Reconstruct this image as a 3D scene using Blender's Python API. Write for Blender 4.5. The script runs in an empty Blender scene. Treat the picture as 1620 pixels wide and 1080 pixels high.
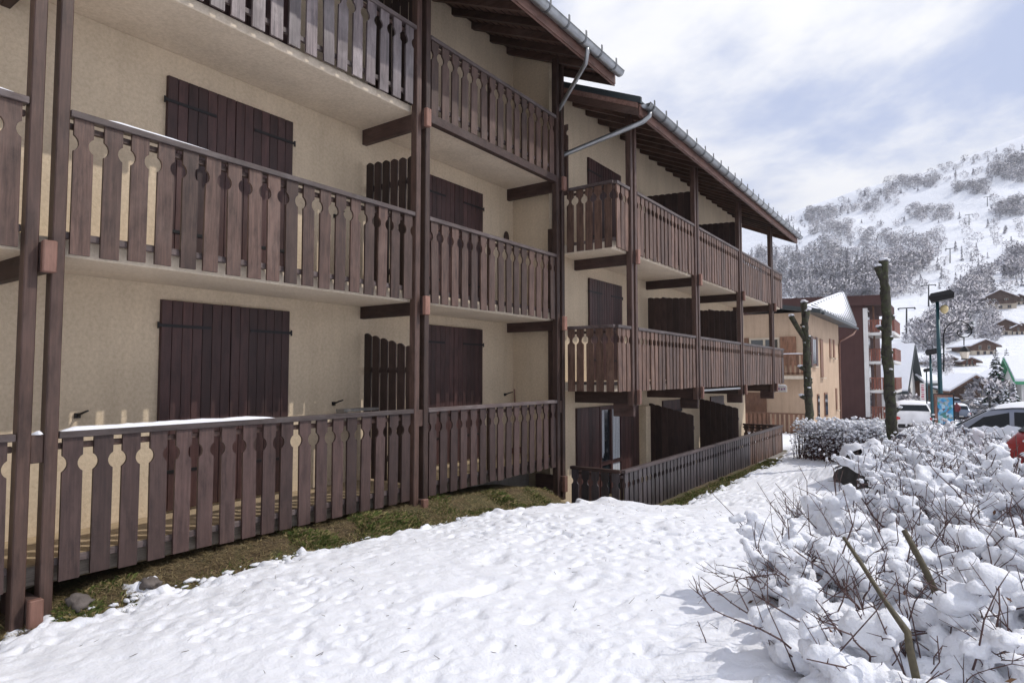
import bpy, bmesh, math, random
import numpy as np
from mathutils import Vector, Matrix, noise as mnoise
random.seed(7); rng = np.random.default_rng(11)
R = math.radians
scene = bpy.context.scene
col = scene.collection

# ------------------------------------------------------------------ camera
F_PX, PITCH, YAW, CAM_H = 1000.0, R(2.98), R(35.2), 2.0
cam = bpy.data.cameras.new('camera'); cam.sensor_width = 36.0; cam.lens = F_PX / 1620 * 36
cam.clip_start = 0.05; cam.clip_end = 6000
cam_o = bpy.data.objects.new('camera', cam); col.objects.link(cam_o)
cam_o.location = (0, 0, CAM_H); cam_o.rotation_euler = (math.pi / 2 + PITCH, 0, YAW)
scene.camera = cam_o

# ------------------------------------------------------------------ sun, sky, exposure
SUN_EL, SUN_AZ = R(47), R(55)          # azimuth measured from +Y towards +X
sun_dir = Vector((math.cos(SUN_EL) * math.sin(SUN_AZ), math.cos(SUN_EL) * math.cos(SUN_AZ), math.sin(SUN_EL)))
sl = bpy.data.lights.new('sun', 'SUN'); sl.energy = 2.6; sl.angle = R(0.6); sl.color = (1.0, 0.95, 0.88)
so = bpy.data.objects.new('sun', sl); col.objects.link(so)
so.location = (20, 20, 40); so.rotation_euler = sun_dir.to_track_quat('Z', 'Y').to_euler()
scene.view_settings.view_transform = 'Standard'; scene.view_settings.look = 'None'
scene.view_settings.exposure = 0.17; scene.view_settings.gamma = 1.0
world = bpy.data.worlds.new('World'); scene.world = world; world.use_nodes = True
def build_sky():
    nt = world.node_tree; nt.nodes.clear(); L = nt.links.new
    N = lambda t: nt.nodes.new(t)
    out = N('ShaderNodeOutputWorld'); bg = N('ShaderNodeBackground'); bg.inputs['Strength'].default_value = 0.108
    sky = N('ShaderNodeTexSky'); sky.sky_type = 'NISHITA'; sky.sun_disc = False
    sky.sun_elevation = SUN_EL; sky.sun_rotation = SUN_AZ
    sky.altitude = 1500; sky.air_density = 1.0; sky.dust_density = 1.5; sky.ozone_density = 1.0
    tc = N('ShaderNodeTexCoord'); sep = N('ShaderNodeSeparateXYZ'); L(tc.outputs['Generated'], sep.inputs[0])
    za = N('ShaderNodeMath'); za.operation = 'ADD'; za.inputs[1].default_value = 0.42
    zm = N('ShaderNodeMath'); zm.operation = 'MAXIMUM'; zm.inputs[1].default_value = 0.0
    L(sep.outputs['Z'], zm.inputs[0]); L(zm.outputs[0], za.inputs[0])
    dx = N('ShaderNodeMath'); dx.operation = 'DIVIDE'; L(sep.outputs['X'], dx.inputs[0]); L(za.outputs[0], dx.inputs[1])
    dy = N('ShaderNodeMath'); dy.operation = 'DIVIDE'; L(sep.outputs['Y'], dy.inputs[0]); L(za.outputs[0], dy.inputs[1])
    cmb = N('ShaderNodeCombineXYZ'); L(dx.outputs[0], cmb.inputs[0]); L(dy.outputs[0], cmb.inputs[1])
    def nz(scale, detail, rough, dist, off):
        mp = N('ShaderNodeMapping'); mp.inputs['Location'].default_value = off; mp.inputs['Scale'].default_value = (0.9, 1.15, 1)
        mp.inputs['Rotation'].default_value = (0, 0, R(25))
        n = N('ShaderNodeTexNoise'); n.inputs['Scale'].default_value = scale; n.inputs['Detail'].default_value = detail
        n.inputs['Roughness'].default_value = rough; n.inputs['Distortion'].default_value = dist
        L(cmb.outputs[0], mp.inputs[0]); L(mp.outputs[0], n.inputs['Vector']); return n
    n1 = nz(1.9, 9, 0.58, 0.2, (4.4, 3.3, 0)); n2 = nz(1.1, 5, 0.5, 0.0, (9.2, 4.1, 2))
    r1 = N('ShaderNodeMapRange'); r1.interpolation_type = 'SMOOTHSTEP'
    r1.inputs['From Min'].default_value = 0.37; r1.inputs['From Max'].default_value = 0.58
    L(n1.outputs['Fac'], r1.inputs['Value'])
    cc = N('ShaderNodeMix'); cc.data_type = 'RGBA'
    cc.inputs['A'].default_value = (7.6, 7.7, 8.4, 1); cc.inputs['B'].default_value = (9.3, 9.3, 9.5, 1)
    r2 = N('ShaderNodeMapRange'); r2.interpolation_type = 'SMOOTHSTEP'
    r2.inputs['From Min'].default_value = 0.36; r2.inputs['From Max'].default_value = 0.62
    L(n2.outputs['Fac'], r2.inputs['Value']); L(r2.outputs[0], cc.inputs['Factor'])
    # thin veil over the whole sky, then the cloud bodies
    veil = N('ShaderNodeMix'); veil.data_type = 'RGBA'; veil.inputs['Factor'].default_value = 0.8
    L(sky.outputs[0], veil.inputs['A']); veil.inputs['B'].default_value = (5.3, 5.95, 8.1, 1)
    mx = N('ShaderNodeMix'); mx.data_type = 'RGBA'
    L(r1.outputs[0], mx.inputs['Factor']); L(veil.outputs['Result'], mx.inputs['A']); L(cc.outputs['Result'], mx.inputs['B'])
    L(mx.outputs['Result'], bg.inputs['Color']); L(bg.outputs[0], out.inputs['Surface'])
build_sky()

# ------------------------------------------------------------------ helpers: pixel -> place, noise, meshes
_fw = Vector((-math.sin(YAW) * math.cos(PITCH), math.cos(YAW) * math.cos(PITCH), math.sin(PITCH)))
_rt = Vector((math.cos(YAW), math.sin(YAW), 0)); _up = _rt.cross(_fw); CAMP = Vector((0, 0, CAM_H))
def ray(px, py): return _fw + _rt * ((px - 810) / F_PX) - _up * ((py - 540) / F_PX)
def at_r(px, py, r):                    # the point at horizontal range r
    d = ray(px, py); return CAMP + d * (r / math.hypot(d.x, d.y))
def at_z(px, py, z): d = ray(px, py); return CAMP + d * ((z - CAM_H) / d.z)
def at_x(px, py, x): d = ray(px, py); return CAMP + d * (x / d.x)
def sstep(a, b, x): t = np.clip((np.asarray(x, float) - a) / (b - a), 0, 1); return t * t * (3 - 2 * t)
def vnoise(x, y, seed=0):
    x = np.asarray(x, float); y = np.asarray(y, float)
    xi = np.floor(x).astype(np.int64); yi = np.floor(y).astype(np.int64); fx = x - xi; fy = y - yi
    def h(a, b):
        n = (a * 374761393 + b * 668265263 + seed * 1274126177) & 0xffffffff
        n = ((n ^ (n >> 13)) * 1274126177) & 0xffffffff
        return ((n ^ (n >> 16)) & 0xffff) / 65535.0
    fx = fx * fx * fx * (fx * (fx * 6 - 15) + 10); fy = fy * fy * fy * (fy * (fy * 6 - 15) + 10)
    a = h(xi, yi) * (1 - fx) + h(xi + 1, yi) * fx; b = h(xi, yi + 1) * (1 - fx) + h(xi + 1, yi + 1) * fx
    return (a * (1 - fy) + b * fy) * 2 - 1
def fbm(x, y, seed=0, o=4, g=0.5):
    s = 0; a = 1.0; f = 1.0
    for k in range(o):
        s = s + a * vnoise(x * f + 17.3 * k, y * f - 9.1 * k, seed + k); a *= g; f *= 2.03
    return s

WP = {}
def tag(o, label=None, cat=None, group=None, kind=None):
    if label: o['label'] = label
    if cat: o['category'] = cat
    if group: o['group'] = group
    if kind: o['kind'] = kind
    return o
def put(name, data, parent=None, loc=(0, 0, 0), rot=None):
    o = bpy.data.objects.new(name, data); col.objects.link(o)
    loc = Vector(loc)
    if parent is not None:
        o.parent = parent; o.location = loc - WP[parent.name]
    else: o.location = loc
    WP[o.name] = loc
    if rot: o.rotation_euler = rot
    return o
def thing(name, loc, label, cat, group=None): return tag(put(name, None, None, loc), label, cat, group)
def to_mesh(name, verts, faces, mat=None, smooth=False, idx=None):
    me = bpy.data.meshes.new(name); me.from_pydata([tuple(v) for v in verts], [], faces); me.validate()
    if mat is not None:
        for m in (mat if isinstance(mat, (list, tuple)) else [mat]): me.materials.append(m)
    if smooth: me.polygons.foreach_set('use_smooth', [True] * len(me.polygons))
    if idx is not None and len(idx) == len(me.polygons): me.polygons.foreach_set('material_index', idx)
    me.update(); return me
class MB:
    def __init__(s): s.v = []; s.f = []; s.i = []
    def add(s, v, f, m=0):
        b = len(s.v); s.v += [tuple(p) for p in v]; s.f += [tuple(b + k for k in q) for q in f]; s.i += [m] * len(f)
    def box(s, c, d, m=0, M=None):
        hx, hy, hz = d[0] / 2, d[1] / 2, d[2] / 2
        v = [Vector((x, y, z)) for x in (-hx, hx) for y in (-hy, hy) for z in (-hz, hz)]
        if M is not None: v = [M @ p for p in v]
        v = [p + Vector(c) for p in v]
        s.add(v, [(0, 1, 3, 2), (4, 6, 7, 5), (0, 4, 5, 1), (2, 3, 7, 6), (0, 2, 6, 4), (1, 5, 7, 3)], m)
    def bar(s, a, b, w, h, m=0, upv=(0, 0, 1)):
        a = Vector(a); b = Vector(b); d = (b - a).normalized(); u = Vector(upv); sd = d.cross(u)
        if sd.length < 1e-4: sd = d.cross(Vector((1, 0, 0)))
        sd.normalize(); u = sd.cross(d)
        v = [p + sd * (w / 2 * i) + u * (h / 2 * j) for p in (a, b) for i in (-1, 1) for j in (-1, 1)]
        s.add(v, [(0, 1, 3, 2), (4, 6, 7, 5), (0, 4, 5, 1), (2, 3, 7, 6), (0, 2, 6, 4), (1, 5, 7, 3)], m)
    def tube(s, pts, rad, n=6, m=0, cap=True):
        pts = [Vector(p) for p in pts]
        if not hasattr(rad, '__len__'): rad = [rad] * len(pts)
        b = len(s.v); ref = None
        for k, p in enumerate(pts):
            d = (pts[min(k + 1, len(pts) - 1)] - pts[max(k - 1, 0)])
            d = d.normalized() if d.length > 1e-9 else Vector((0, 0, 1))
            if ref is None: ref = Vector((0, 0, 1)) if abs(d.z) < 0.9 else Vector((1, 0, 0))
            u = d.cross(ref)
            if u.length < 1e-4: u = d.cross(Vector((0.3, 1, 0.2)))
            u.normalize(); w = d.cross(u); ref = w.cross(d) if False else ref
            for j in range(n):
                a = 2 * math.pi * j / n; s.v.append(tuple(p + (u * math.cos(a) + w * math.sin(a)) * rad[k]))
        for k in range(len(pts) - 1):
            for j in range(n):
                q = (j + 1) % n; s.f.append((b + k * n + j, b + k * n + q, b + (k + 1) * n + q, b + (k + 1) * n + j)); s.i.append(m)
        if cap:
            s.f.append(tuple(b + j for j in range(n))[::-1]); s.i.append(m)
            e = b + (len(pts) - 1) * n; s.f.append(tuple(e + j for j in range(n))); s.i.append(m)
    def mesh(s, name, mat, smooth=False): return to_mesh(name, s.v, s.f, mat, smooth, s.i if isinstance(mat, (list, tuple)) else None)
    def build(s, name, mat, parent=None, loc=(0, 0, 0), smooth=False, rot=None, world=True):
        # vertices are given in world space unless world is False; loc becomes the object's origin
        l = Vector(loc)
        if world: s.v = [(p[0] - l.x, p[1] - l.y, p[2] - l.z) for p in s.v]
        return put(name, s.mesh(name, mat, smooth), parent, l, rot)
_bc = {}
def box_mesh(dx, dy, dz, mat, bev=0.006):
    k = (round(dx, 3), round(dy, 3), round(dz, 3), mat.name, bev)
    if k in _bc: return _bc[k]
    bm = bmesh.new(); bmesh.ops.create_cube(bm, size=1)
    bmesh.ops.scale(bm, vec=(dx, dy, dz), verts=bm.verts)
    if bev: bmesh.ops.bevel(bm, geom=bm.edges[:], offset=bev, segments=1, affect='EDGES')
    me = bpy.data.meshes.new('piece'); bm.to_mesh(me); bm.free(); me.materials.append(mat); _bc[k] = me; return me
def pbox(name, c, d, mat, parent, bev=0.006, rot=None):
    return put(name, box_mesh(d[0], d[1], d[2], mat, bev), parent, c, rot)
def clone(o, parent=None):
    c = o.copy(); col.objects.link(c); c.parent = parent
    for ch in list(o.children): clone(ch, c)
    return c

# ------------------------------------------------------------------ materials
def nodes(name):
    m = bpy.data.materials.new(name); m.use_nodes = True; nt = m.node_tree
    return m, nt, nt.nodes['Principled BSDF'], nt.links.new
def N(nt, t, **kw):
    n = nt.nodes.new(t)
    for k, v in kw.items():
        if k in n.inputs: n.inputs[k].default_value = v
        else: setattr(n, k, v)
    return n
def ramp(nt, stops):
    r = nt.nodes.new('ShaderNodeValToRGB'); e = r.color_ramp.elements
    while len(e) < len(stops): e.new(0.5)
    for k, (p, c) in enumerate(stops): e[k].position = p; e[k].color = (*c, 1)
    return r
def m_plain(name, c, rough=0.6, metal=0.0, spec=0.5, bump=0.0, bscale=40):
    m, nt, b, L = nodes(name); b.inputs['Base Color'].default_value = (*c, 1); b.inputs['Roughness'].default_value = rough
    b.inputs['Metallic'].default_value = metal; b.inputs['Specular IOR Level'].default_value = spec
    tc = N(nt, 'ShaderNodeTexCoord'); nz = N(nt, 'ShaderNodeTexNoise', Scale=bscale, Detail=4.0); L(tc.outputs['Object'], nz.inputs['Vector'])
    r = ramp(nt, [(0.3, tuple(x * 0.82 for x in c)), (0.7, tuple(min(1, x * 1.12) for x in c))])
    L(nz.outputs['Fac'], r.inputs[0]); L(r.outputs[0], b.inputs['Base Color'])
    if bump:
        bp = N(nt, 'ShaderNodeBump', Strength=bump, Distance=0.02); L(nz.outputs['Fac'], bp.inputs['Height']); L(bp.outputs[0], b.inputs['Normal'])
    return m
def m_wood(name, dark, light, rough=0.6, axis='Z', wear=0.25, wearcol=(0.20, 0.16, 0.14), spec=0.4):
    m, nt, b, L = nodes(name); tc = N(nt, 'ShaderNodeTexCoord'); oi = N(nt, 'ShaderNodeObjectInfo')
    add = N(nt, 'ShaderNodeVectorMath', operation='MULTIPLY_ADD')
    cx = N(nt, 'ShaderNodeCombineXYZ'); 
    for k in range(3): L(oi.outputs['Random'], cx.inputs[k])
    L(cx.outputs[0], add.inputs[0]); add.inputs[1].default_value = (37, 53, 71); L(tc.outputs['Object'], add.inputs[2])
    mp = N(nt, 'ShaderNodeMapping'); L(add.outputs[0], mp.inputs[0])
    sc = {'Z': (30, 30, 1.3), 'Y': (30, 1.3, 30), 'X': (1.3, 30, 30)}[axis]; mp.inputs['Scale'].default_value = sc
    g = N(nt, 'ShaderNodeTexNoise', Scale=1.6, Detail=7.0, Roughness=0.65, Distortion=0.6); L(mp.outputs[0], g.inputs['Vector'])
    r = ramp(nt, [(0.28, dark), (0.72, light)]); L(g.outputs['Fac'], r.inputs[0])
    big = N(nt, 'ShaderNodeTexNoise', Scale=2.2, Detail=5.0, Roughness=0.6); L(add.outputs[0], big.inputs['Vector'])
    wr = N(nt, 'ShaderNodeMapRange'); wr.inputs['From Min'].default_value = 0.48; wr.inputs['From Max'].default_value = 0.78
    wr.inputs['To Max'].default_value = wear; L(big.outputs['Fac'], wr.inputs['Value'])
    mx = N(nt, 'ShaderNodeMix', data_type='RGBA'); L(wr.outputs[0], mx.inputs['Factor']); L(r.outputs[0], mx.inputs['A'])
    mx.inputs['B'].default_value = (*wearcol, 1)
    hs = N(nt, 'ShaderNodeHueSaturation'); L(mx.outputs['Result'], hs.inputs['Color'])
    vr = N(nt, 'ShaderNodeMapRange'); vr.inputs['To Min'].default_value = 0.66; vr.inputs['To Max'].default_value = 1.34
    L(oi.outputs['Random'], vr.inputs['Value']); L(vr.outputs[0], hs.inputs['Value'])
    bt = N(nt, 'ShaderNodeTexNoise', Scale=7.0, Detail=6.0, Roughness=0.7); mp2 = N(nt, 'ShaderNodeMapping'); mp2.inputs['Scale'].default_value = {'Z': (1.6, 1.6, .45), 'Y': (1.6, .45, 1.6), 'X': (.45, 1.6, 1.6)}[axis]; L(add.outputs[0], mp2.inputs[0]); L(mp2.outputs[0], bt.inputs['Vector'])
    br_ = ramp(nt, [(0.36, (0.55, 0.53, 0.54)), (0.50, (1, 1, 1)), (0.68, (1.25, 1.24, 1.25))]); L(bt.outputs['Fac'], br_.inputs[0])
    bm_ = N(nt, 'ShaderNodeMix', data_type='RGBA', blend_type='MULTIPLY'); bm_.inputs['Factor'].default_value = .8; L(hs.outputs[0], bm_.inputs['A']); L(br_.outputs[0], bm_.inputs['B'])
    L(bm_.outputs['Result'], b.inputs['Base Color'])
    b.inputs['Specular IOR Level'].default_value = spec
    rr = N(nt, 'ShaderNodeMapRange'); rr.inputs['To Min'].default_value = rough - 0.12; rr.inputs['To Max'].default_value = rough + 0.15
    L(g.outputs['Fac'], rr.inputs['Value']); L(rr.outputs[0], b.inputs['Roughness'])
    bp = N(nt, 'ShaderNodeBump', Strength=0.35, Distance=0.004); L(g.outputs['Fac'], bp.inputs['Height']); L(bp.outputs[0], b.inputs['Normal'])
    return m
def m_plaster(name, c, stain=0.25):
    m, nt, b, L = nodes(name); tc = N(nt, 'ShaderNodeTexCoord')
    n1 = N(nt, 'ShaderNodeTexNoise', Scale=0.9, Detail=6.0, Roughness=0.6); L(tc.outputs['Object'], n1.inputs['Vector'])
    n2 = N(nt, 'ShaderNodeTexNoise', Scale=26.0, Detail=5.0, Roughness=0.7); L(tc.outputs['Object'], n2.inputs['Vector'])
    mp = N(nt, 'ShaderNodeMapping'); mp.inputs['Scale'].default_value = (3.5, 3.5, 0.35); L(tc.outputs['Object'], mp.inputs[0])
    n3 = N(nt, 'ShaderNodeTexNoise', Scale=1.5, Detail=5.0, Roughness=0.6); L(mp.outputs[0], n3.inputs['Vector'])
    r = ramp(nt, [(0.3, tuple(x * 0.86 for x in c)), (0.7, tuple(min(1, x * 1.05) for x in c))]); L(n1.outputs['Fac'], r.inputs[0])
    r2 = ramp(nt, [(0.32, (0.78, 0.76, 0.72)), (0.62, (1, 1, 1))]); L(n2.outputs['Fac'], r2.inputs[0])
    r3 = ramp(nt, [(0.3, (1 - stain, 1 - stain * 1.05, 1 - stain * 1.1)), (0.55, (1, 1, 1))]); L(n3.outputs['Fac'], r3.inputs[0])
    a = N(nt, 'ShaderNodeMix', data_type='RGBA', blend_type='MULTIPLY'); a.inputs['Factor'].default_value = 0.8
    L(r.outputs[0], a.inputs['A']); L(r2.outputs[0], a.inputs['B'])
    a2 = N(nt, 'ShaderNodeMix', data_type='RGBA', blend_type='MULTIPLY'); a2.inputs['Factor'].default_value = 0.7
    L(a.outputs['Result'], a2.inputs['A']); L(r3.outputs[0], a2.inputs['B']); L(a2.outputs['Result'], b.inputs['Base Color'])
    b.inputs['Roughness'].default_value = 0.9; b.inputs['Specular IOR Level'].default_value = 0.2
    bp = N(nt, 'ShaderNodeBump', Strength=0.6, Distance=0.012); L(n2.outputs['Fac'], bp.inputs['Height']); L(bp.outputs[0], b.inputs['Normal'])
    return m
def m_snow(name, bump=0.4, scale=22, c=(0.83, 0.845, 0.895)):
    m, nt, b, L = nodes(name); tc = N(nt, 'ShaderNodeTexCoord')
    n1 = N(nt, 'ShaderNodeTexNoise', Scale=scale, Detail=6.0, Roughness=0.6); L(tc.outputs['Object'], n1.inputs['Vector'])
    n2 = N(nt, 'ShaderNodeTexNoise', Scale=2.0, Detail=3.0); L(tc.outputs['Object'], n2.inputs['Vector'])
    r = ramp(nt, [(0.3, tuple(x * 0.95 for x in c)), (0.7, c)]); L(n2.outputs['Fac'], r.inputs[0]); L(r.outputs[0], b.inputs['Base Color'])
    b.inputs['Roughness'].default_value = 0.75; b.inputs['Specular IOR Level'].default_value = 0.25
    b.inputs['Subsurface Weight'].default_value = 0.12; b.inputs['Subsurface Radius'].default_value = (0.03, 0.035, 0.045)
    bp = N(nt, 'ShaderNodeBump', Strength=bump, Distance=0.015); L(n1.outputs['Fac'], bp.inputs['Height']); L(bp.outputs[0], b.inputs['Normal'])
    return m
def m_island(name, stops, rough=0.8, trans=0.0):
    m, nt, b, L = nodes(name); g = N(nt, 'ShaderNodeNewGeometry'); r = ramp(nt, stops)
    L(g.outputs['Random Per Island'], r.inputs[0]); L(r.outputs[0], b.inputs['Base Color']); b.inputs['Roughness'].default_value = rough
    b.inputs['Specular IOR Level'].default_value = 0.2
    return m
def m_hill():
    m, nt, b, L = nodes('hillside_snow'); tc = N(nt, 'ShaderNodeTexCoord'); n1 = N(nt, 'ShaderNodeTexNoise', Scale=0.045, Detail=8.0, Roughness=0.62); L(tc.outputs['Object'], n1.inputs['Vector'])
    n2 = N(nt, 'ShaderNodeTexNoise', Scale=0.22, Detail=7.0, Roughness=0.7); L(tc.outputs['Object'], n2.inputs['Vector'])
    r = ramp(nt, [(0.42, (0.88, 0.90, 0.95)), (0.58, (0.83, 0.86, 0.92)), (0.70, (0.62, 0.62, 0.68))]); mx = N(nt, 'ShaderNodeMath', operation='MULTIPLY_ADD'); mx.inputs[1].default_value = .5; L(n2.outputs['Fac'], mx.inputs[0])
    hf = N(nt, 'ShaderNodeMath', operation='MULTIPLY'); hf.inputs[1].default_value = .5; L(n1.outputs['Fac'], hf.inputs[0]); L(hf.outputs[0], mx.inputs[2]); L(mx.outputs[0], r.inputs[0]); L(r.outputs[0], b.inputs['Base Color']); b.inputs['Roughness'].default_value = .9
    bp = N(nt, 'ShaderNodeBump', Strength=.8, Distance=2.0); L(n2.outputs['Fac'], bp.inputs['Height']); L(bp.outputs[0], b.inputs['Normal']); return m
M = {}
M['painted'] = m_wood('painted_wood', (0.038, 0.022, 0.020), (0.082, 0.049, 0.043), 0.5, 'Z', 0.35, (0.105, 0.070, 0.062))
M['stained'] = m_wood('stained_wood', (0.036, 0.020, 0.016), (0.118, 0.070, 0.054), 0.5, 'Z', 0.5, (0.145, 0.10, 0.082))
M['warm'] = m_wood('warm_stained_wood', (0.050, 0.027, 0.019), (0.175, 0.102, 0.074), 0.5, 'Z', 0.5, (0.21, 0.135, 0.10))  # stained wood, lighter and redder, for the far block and far fence run
M['weathered'] = m_wood('weathered_wood', (0.035, 0.024, 0.024), (0.20, 0.155, 0.155), 0.34, 'Z', 0.75, (0.30, 0.26, 0.26), 0.8)
M['rail'] = m_wood('rail_wood', (0.052, 0.036, 0.033), (0.108, 0.080, 0.075), 0.5, 'Y', 0.5, (0.2, 0.18, 0.18), 0.5)
M['post'] = m_wood('post_wood', (0.038, 0.021, 0.016), (0.094, 0.054, 0.042), 0.5, 'Z', 0.3, (0.12, 0.08, 0.07))
M['beam'] = m_wood('beam_wood', (0.034, 0.018, 0.015), (0.075, 0.042, 0.035), 0.6, 'X', 0.2)
M['rafter'] = m_wood('rafter_wood', (0.048, 0.025, 0.018), (0.10, 0.055, 0.04), 0.6, 'X', 0.2)
M['fascia'] = m_wood('fascia_wood', (0.11, 0.055, 0.042), (0.21, 0.12, 0.095), 0.55, 'Y', 0.3)
M['end'] = m_wood('beam_end_wood', (0.17, 0.085, 0.062), (0.28, 0.15, 0.115), 0.6, 'Z', 0.3, (0.4, 0.26, 0.2))
M['shutter'] = m_wood('shutter_wood', (0.036, 0.016, 0.015), (0.070, 0.033, 0.030), 0.5, 'Z', 0.25, (0.075, 0.045, 0.042), 0.4)
M['screen'] = m_wood('screen_wood', (0.022, 0.013, 0.012), (0.055, 0.032, 0.027), 0.55, 'Z', 0.25, (0.08, 0.05, 0.045))
M['plaster'] = m_plaster('cream_plaster', (0.68, 0.56, 0.415), 0.12)
M['soffit'] = m_plaster('soffit_plaster', (0.76, 0.655, 0.53), 0.06)
M['concrete'] = m_plaster('grey_concrete', (0.30, 0.28, 0.26), 0.4)
M['deckedge'] = m_wood('grey_deck_beam', (0.10, 0.085, 0.07), (0.24, 0.21, 0.18), 0.7, 'Y', 0.4, (0.3, 0.27, 0.23))
M['tile'] = m_plaster('terrace_tile', (0.42, 0.33, 0.22), 0.35)
M['hook'] = m_plain('hook_steel', (0.16, 0.165, 0.17), 0.45, 0.7)
M['fence'] = m_wood('dark_fence_wood', (0.030, 0.023, 0.025), (0.066, 0.055, 0.060), 0.42, 'Z', 0.3, (0.10, 0.09, 0.1), 0.6)
M['zinc'] = m_plain('zinc', (0.34, 0.35, 0.36), 0.38, 0.85, bump=0.05, bscale=6)
M['flash'] = m_plain('dark_flashing', (0.045, 0.055, 0.06), 0.45, 0.3)
M['iron'] = m_plain('black_iron', (0.014, 0.013, 0.014), 0.5, 0.4)
M['snow'] = m_snow('snow', .7, 60); M['snowg'] = m_snow('ground_snow', 0.55, 34); M['snowf'] = m_hill()
M['glass'] = m_plain('window_glass', (0.02, 0.025, 0.03), 0.06, 0.0, 0.8)
M['curtain'] = m_plain('white_curtain', (0.55, 0.58, 0.62), 0.9)
M['brass'] = m_plain('brass', (0.65, 0.45, 0.12), 0.35, 0.8)

# ------------------------------------------------------------------ the setting: ground, snow, hillside
_gy = [-40, -2, 1.6, 2.6, 3.5, 6.5, 7.8, 8.4, 9.0, 10, 11.5, 14, 18, 22.5, 26, 34, 45, 60, 80, 100, 120, 138, 170, 200, 260, 300, 450, 600, 750, 900, 1000, 1300, 2600]
_gz = [-.3, -.05, .0, .08, .14, .15, .04, -.06, -.17, -.38, -.53, -.52, -.56, -.62, -.75, -1.05, -1.3, -1.9, -2.8, -3.3, -3.2, -1.2, 3.2, 7, 16, 27, 60, 98, 165, 250, 262, 235, 100]
def gz(x, y):
    x = np.asarray(x, float); y = np.asarray(y, float)
    z = np.interp(y, _gy, _gz)
    near = 1 - sstep(24, 60, y)
    z = z + (np.clip(0.045 * (x + 5.5), 0, 0.20) + 0.16 * sstep(.4, 1.6, x) * (1 - sstep(11.5, 14, y))) * near
    z = z + 0.16 * (1 - sstep(-5.95, -5.35, x)) * sstep(1.2, 2.6, y) * (1 - sstep(9.3, 10.1, y)) * (1 + .6 * sstep(7.5, 9, y))
    far = sstep(150, 900, y)
    z = z + far * (0.20 * np.clip(x, -600, 500) + 3.0)
    z = z + sstep(120, 400, y) * (fbm(x / 60.0, y / 60.0, 5, 4) * 3.2 + fbm(x / 190.0, y / 190.0, 9, 3) * 7) * sstep(120, 420, y)
    return z
def gz1(x, y): return float(gz(np.array([x]), np.array([y]))[0])
def grid_mesh(name, xs, ys, zf, mat, keep=None):
    X, Y = np.meshgrid(xs, ys); Z, t = zf(X, Y); nx, ny = len(xs), len(ys)
    v = np.stack([X.ravel(), Y.ravel(), Z.ravel()], 1)
    i = np.arange(nx * ny).reshape(ny, nx)
    q = np.stack([i[:-1, :-1].ravel(), i[:-1, 1:].ravel(), i[1:, 1:].ravel(), i[1:, :-1].ravel()], 1)
    if t is not None:
        tr = t.ravel(); q = q[(tr[q] > keep).any(1)]
        used = np.unique(q); rm = -np.ones(nx * ny, int); rm[used] = np.arange(len(used)); v = v[used]; q = rm[q]
    me = bpy.data.meshes.new(name); n = len(q)
    me.vertices.add(len(v)); me.vertices.foreach_set('co', v.ravel())
    me.loops.add(n * 4); me.loops.foreach_set('vertex_index', q.ravel().astype(np.int32))
    me.polygons.add(n); me.polygons.foreach_set('loop_start', np.arange(n, dtype=np.int32) * 4)
    me.polygons.foreach_set('use_smooth', np.ones(n, bool)); me.update(calc_edges=True); me.materials.append(mat); return me
def spaced(*segs):
    out = []
    for a, b, s in segs: out += list(np.arange(a, b - 1e-6, s))
    return np.array(out + [segs[-1][1]])
def m_soil():
    m, nt, b, L = nodes('soil_and_turf'); tc = N(nt, 'ShaderNodeTexCoord')
    n1 = N(nt, 'ShaderNodeTexNoise', Scale=2.2, Detail=6.0, Roughness=0.65); L(tc.outputs['Object'], n1.inputs['Vector'])
    n2 = N(nt, 'ShaderNodeTexNoise', Scale=38.0, Detail=5.0, Roughness=0.7); L(tc.outputs['Object'], n2.inputs['Vector'])
    r = ramp(nt, [(0.25, (0.05, 0.042, 0.024)), (0.42, (0.13, 0.09, 0.05)), (0.56, (0.085, 0.085, 0.032)), (0.75, (0.22, 0.165, 0.085))]); L(n1.outputs['Fac'], r.inputs[0])
    r2 = ramp(nt, [(0.3, (0.35, 0.33, 0.3)), (0.65, (1.25, 1.2, 1.1))]); L(n2.outputs['Fac'], r2.inputs[0])
    a = N(nt, 'ShaderNodeMix', data_type='RGBA', blend_type='MULTIPLY'); a.inputs['Factor'].default_value = 1.0
    L(r.outputs[0], a.inputs['A']); L(r2.outputs[0], a.inputs['B']); L(a.outputs['Result'], b.inputs['Base Color'])
    b.inputs['Roughness'].default_value = 0.95
    bp = N(nt, 'ShaderNodeBump', Strength=1.0, Distance=0.03); L(n2.outputs['Fac'], bp.inputs['Height']); L(bp.outputs[0], b.inputs['Normal'])
    return m
M['soil'] = m_soil()
def soil_z(X, Y): return gz(X, Y) - 0.02 - 0.4 * sstep(24, 40, Y) - 40 * sstep(100, 300, Y) - 0.3 * (np.abs(X) > 60) + fbm(X * 3, Y * 3, 3, 3) * 0.015, None
tag(put('ground', grid_mesh('ground', spaced((-2500, -100, 300), (-100, -10, 15), (-10, -6.4, .6), (-6.4, -4, .08), (-4, 10, .7), (10, 100, 15), (100, 2500, 300)),
    spaced((-300, -4, 40), (-4, 1, .8), (1, 13, .08), (13, 25, .4), (25, 130, 7), (130, 1300, 60), (1300, 2700, 300)), soil_z, M['soil'])), kind='structure')
_ey = [-3, 1.7, 2.4, 3, 4, 5, 6, 7, 8, 8.8, 9.6, 10.2, 10.9, 11.6, 14, 18, 21, 24, 26]
_ex = [-5.8, -5.78, -5.62, -5.56, -5.48, -5.38, -5.2, -5.02, -4.9, -5.1, -5.1, -4.9, -4.45, -4.28, -4.24, -4.32, -4.5, -4.9, -9]
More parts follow.
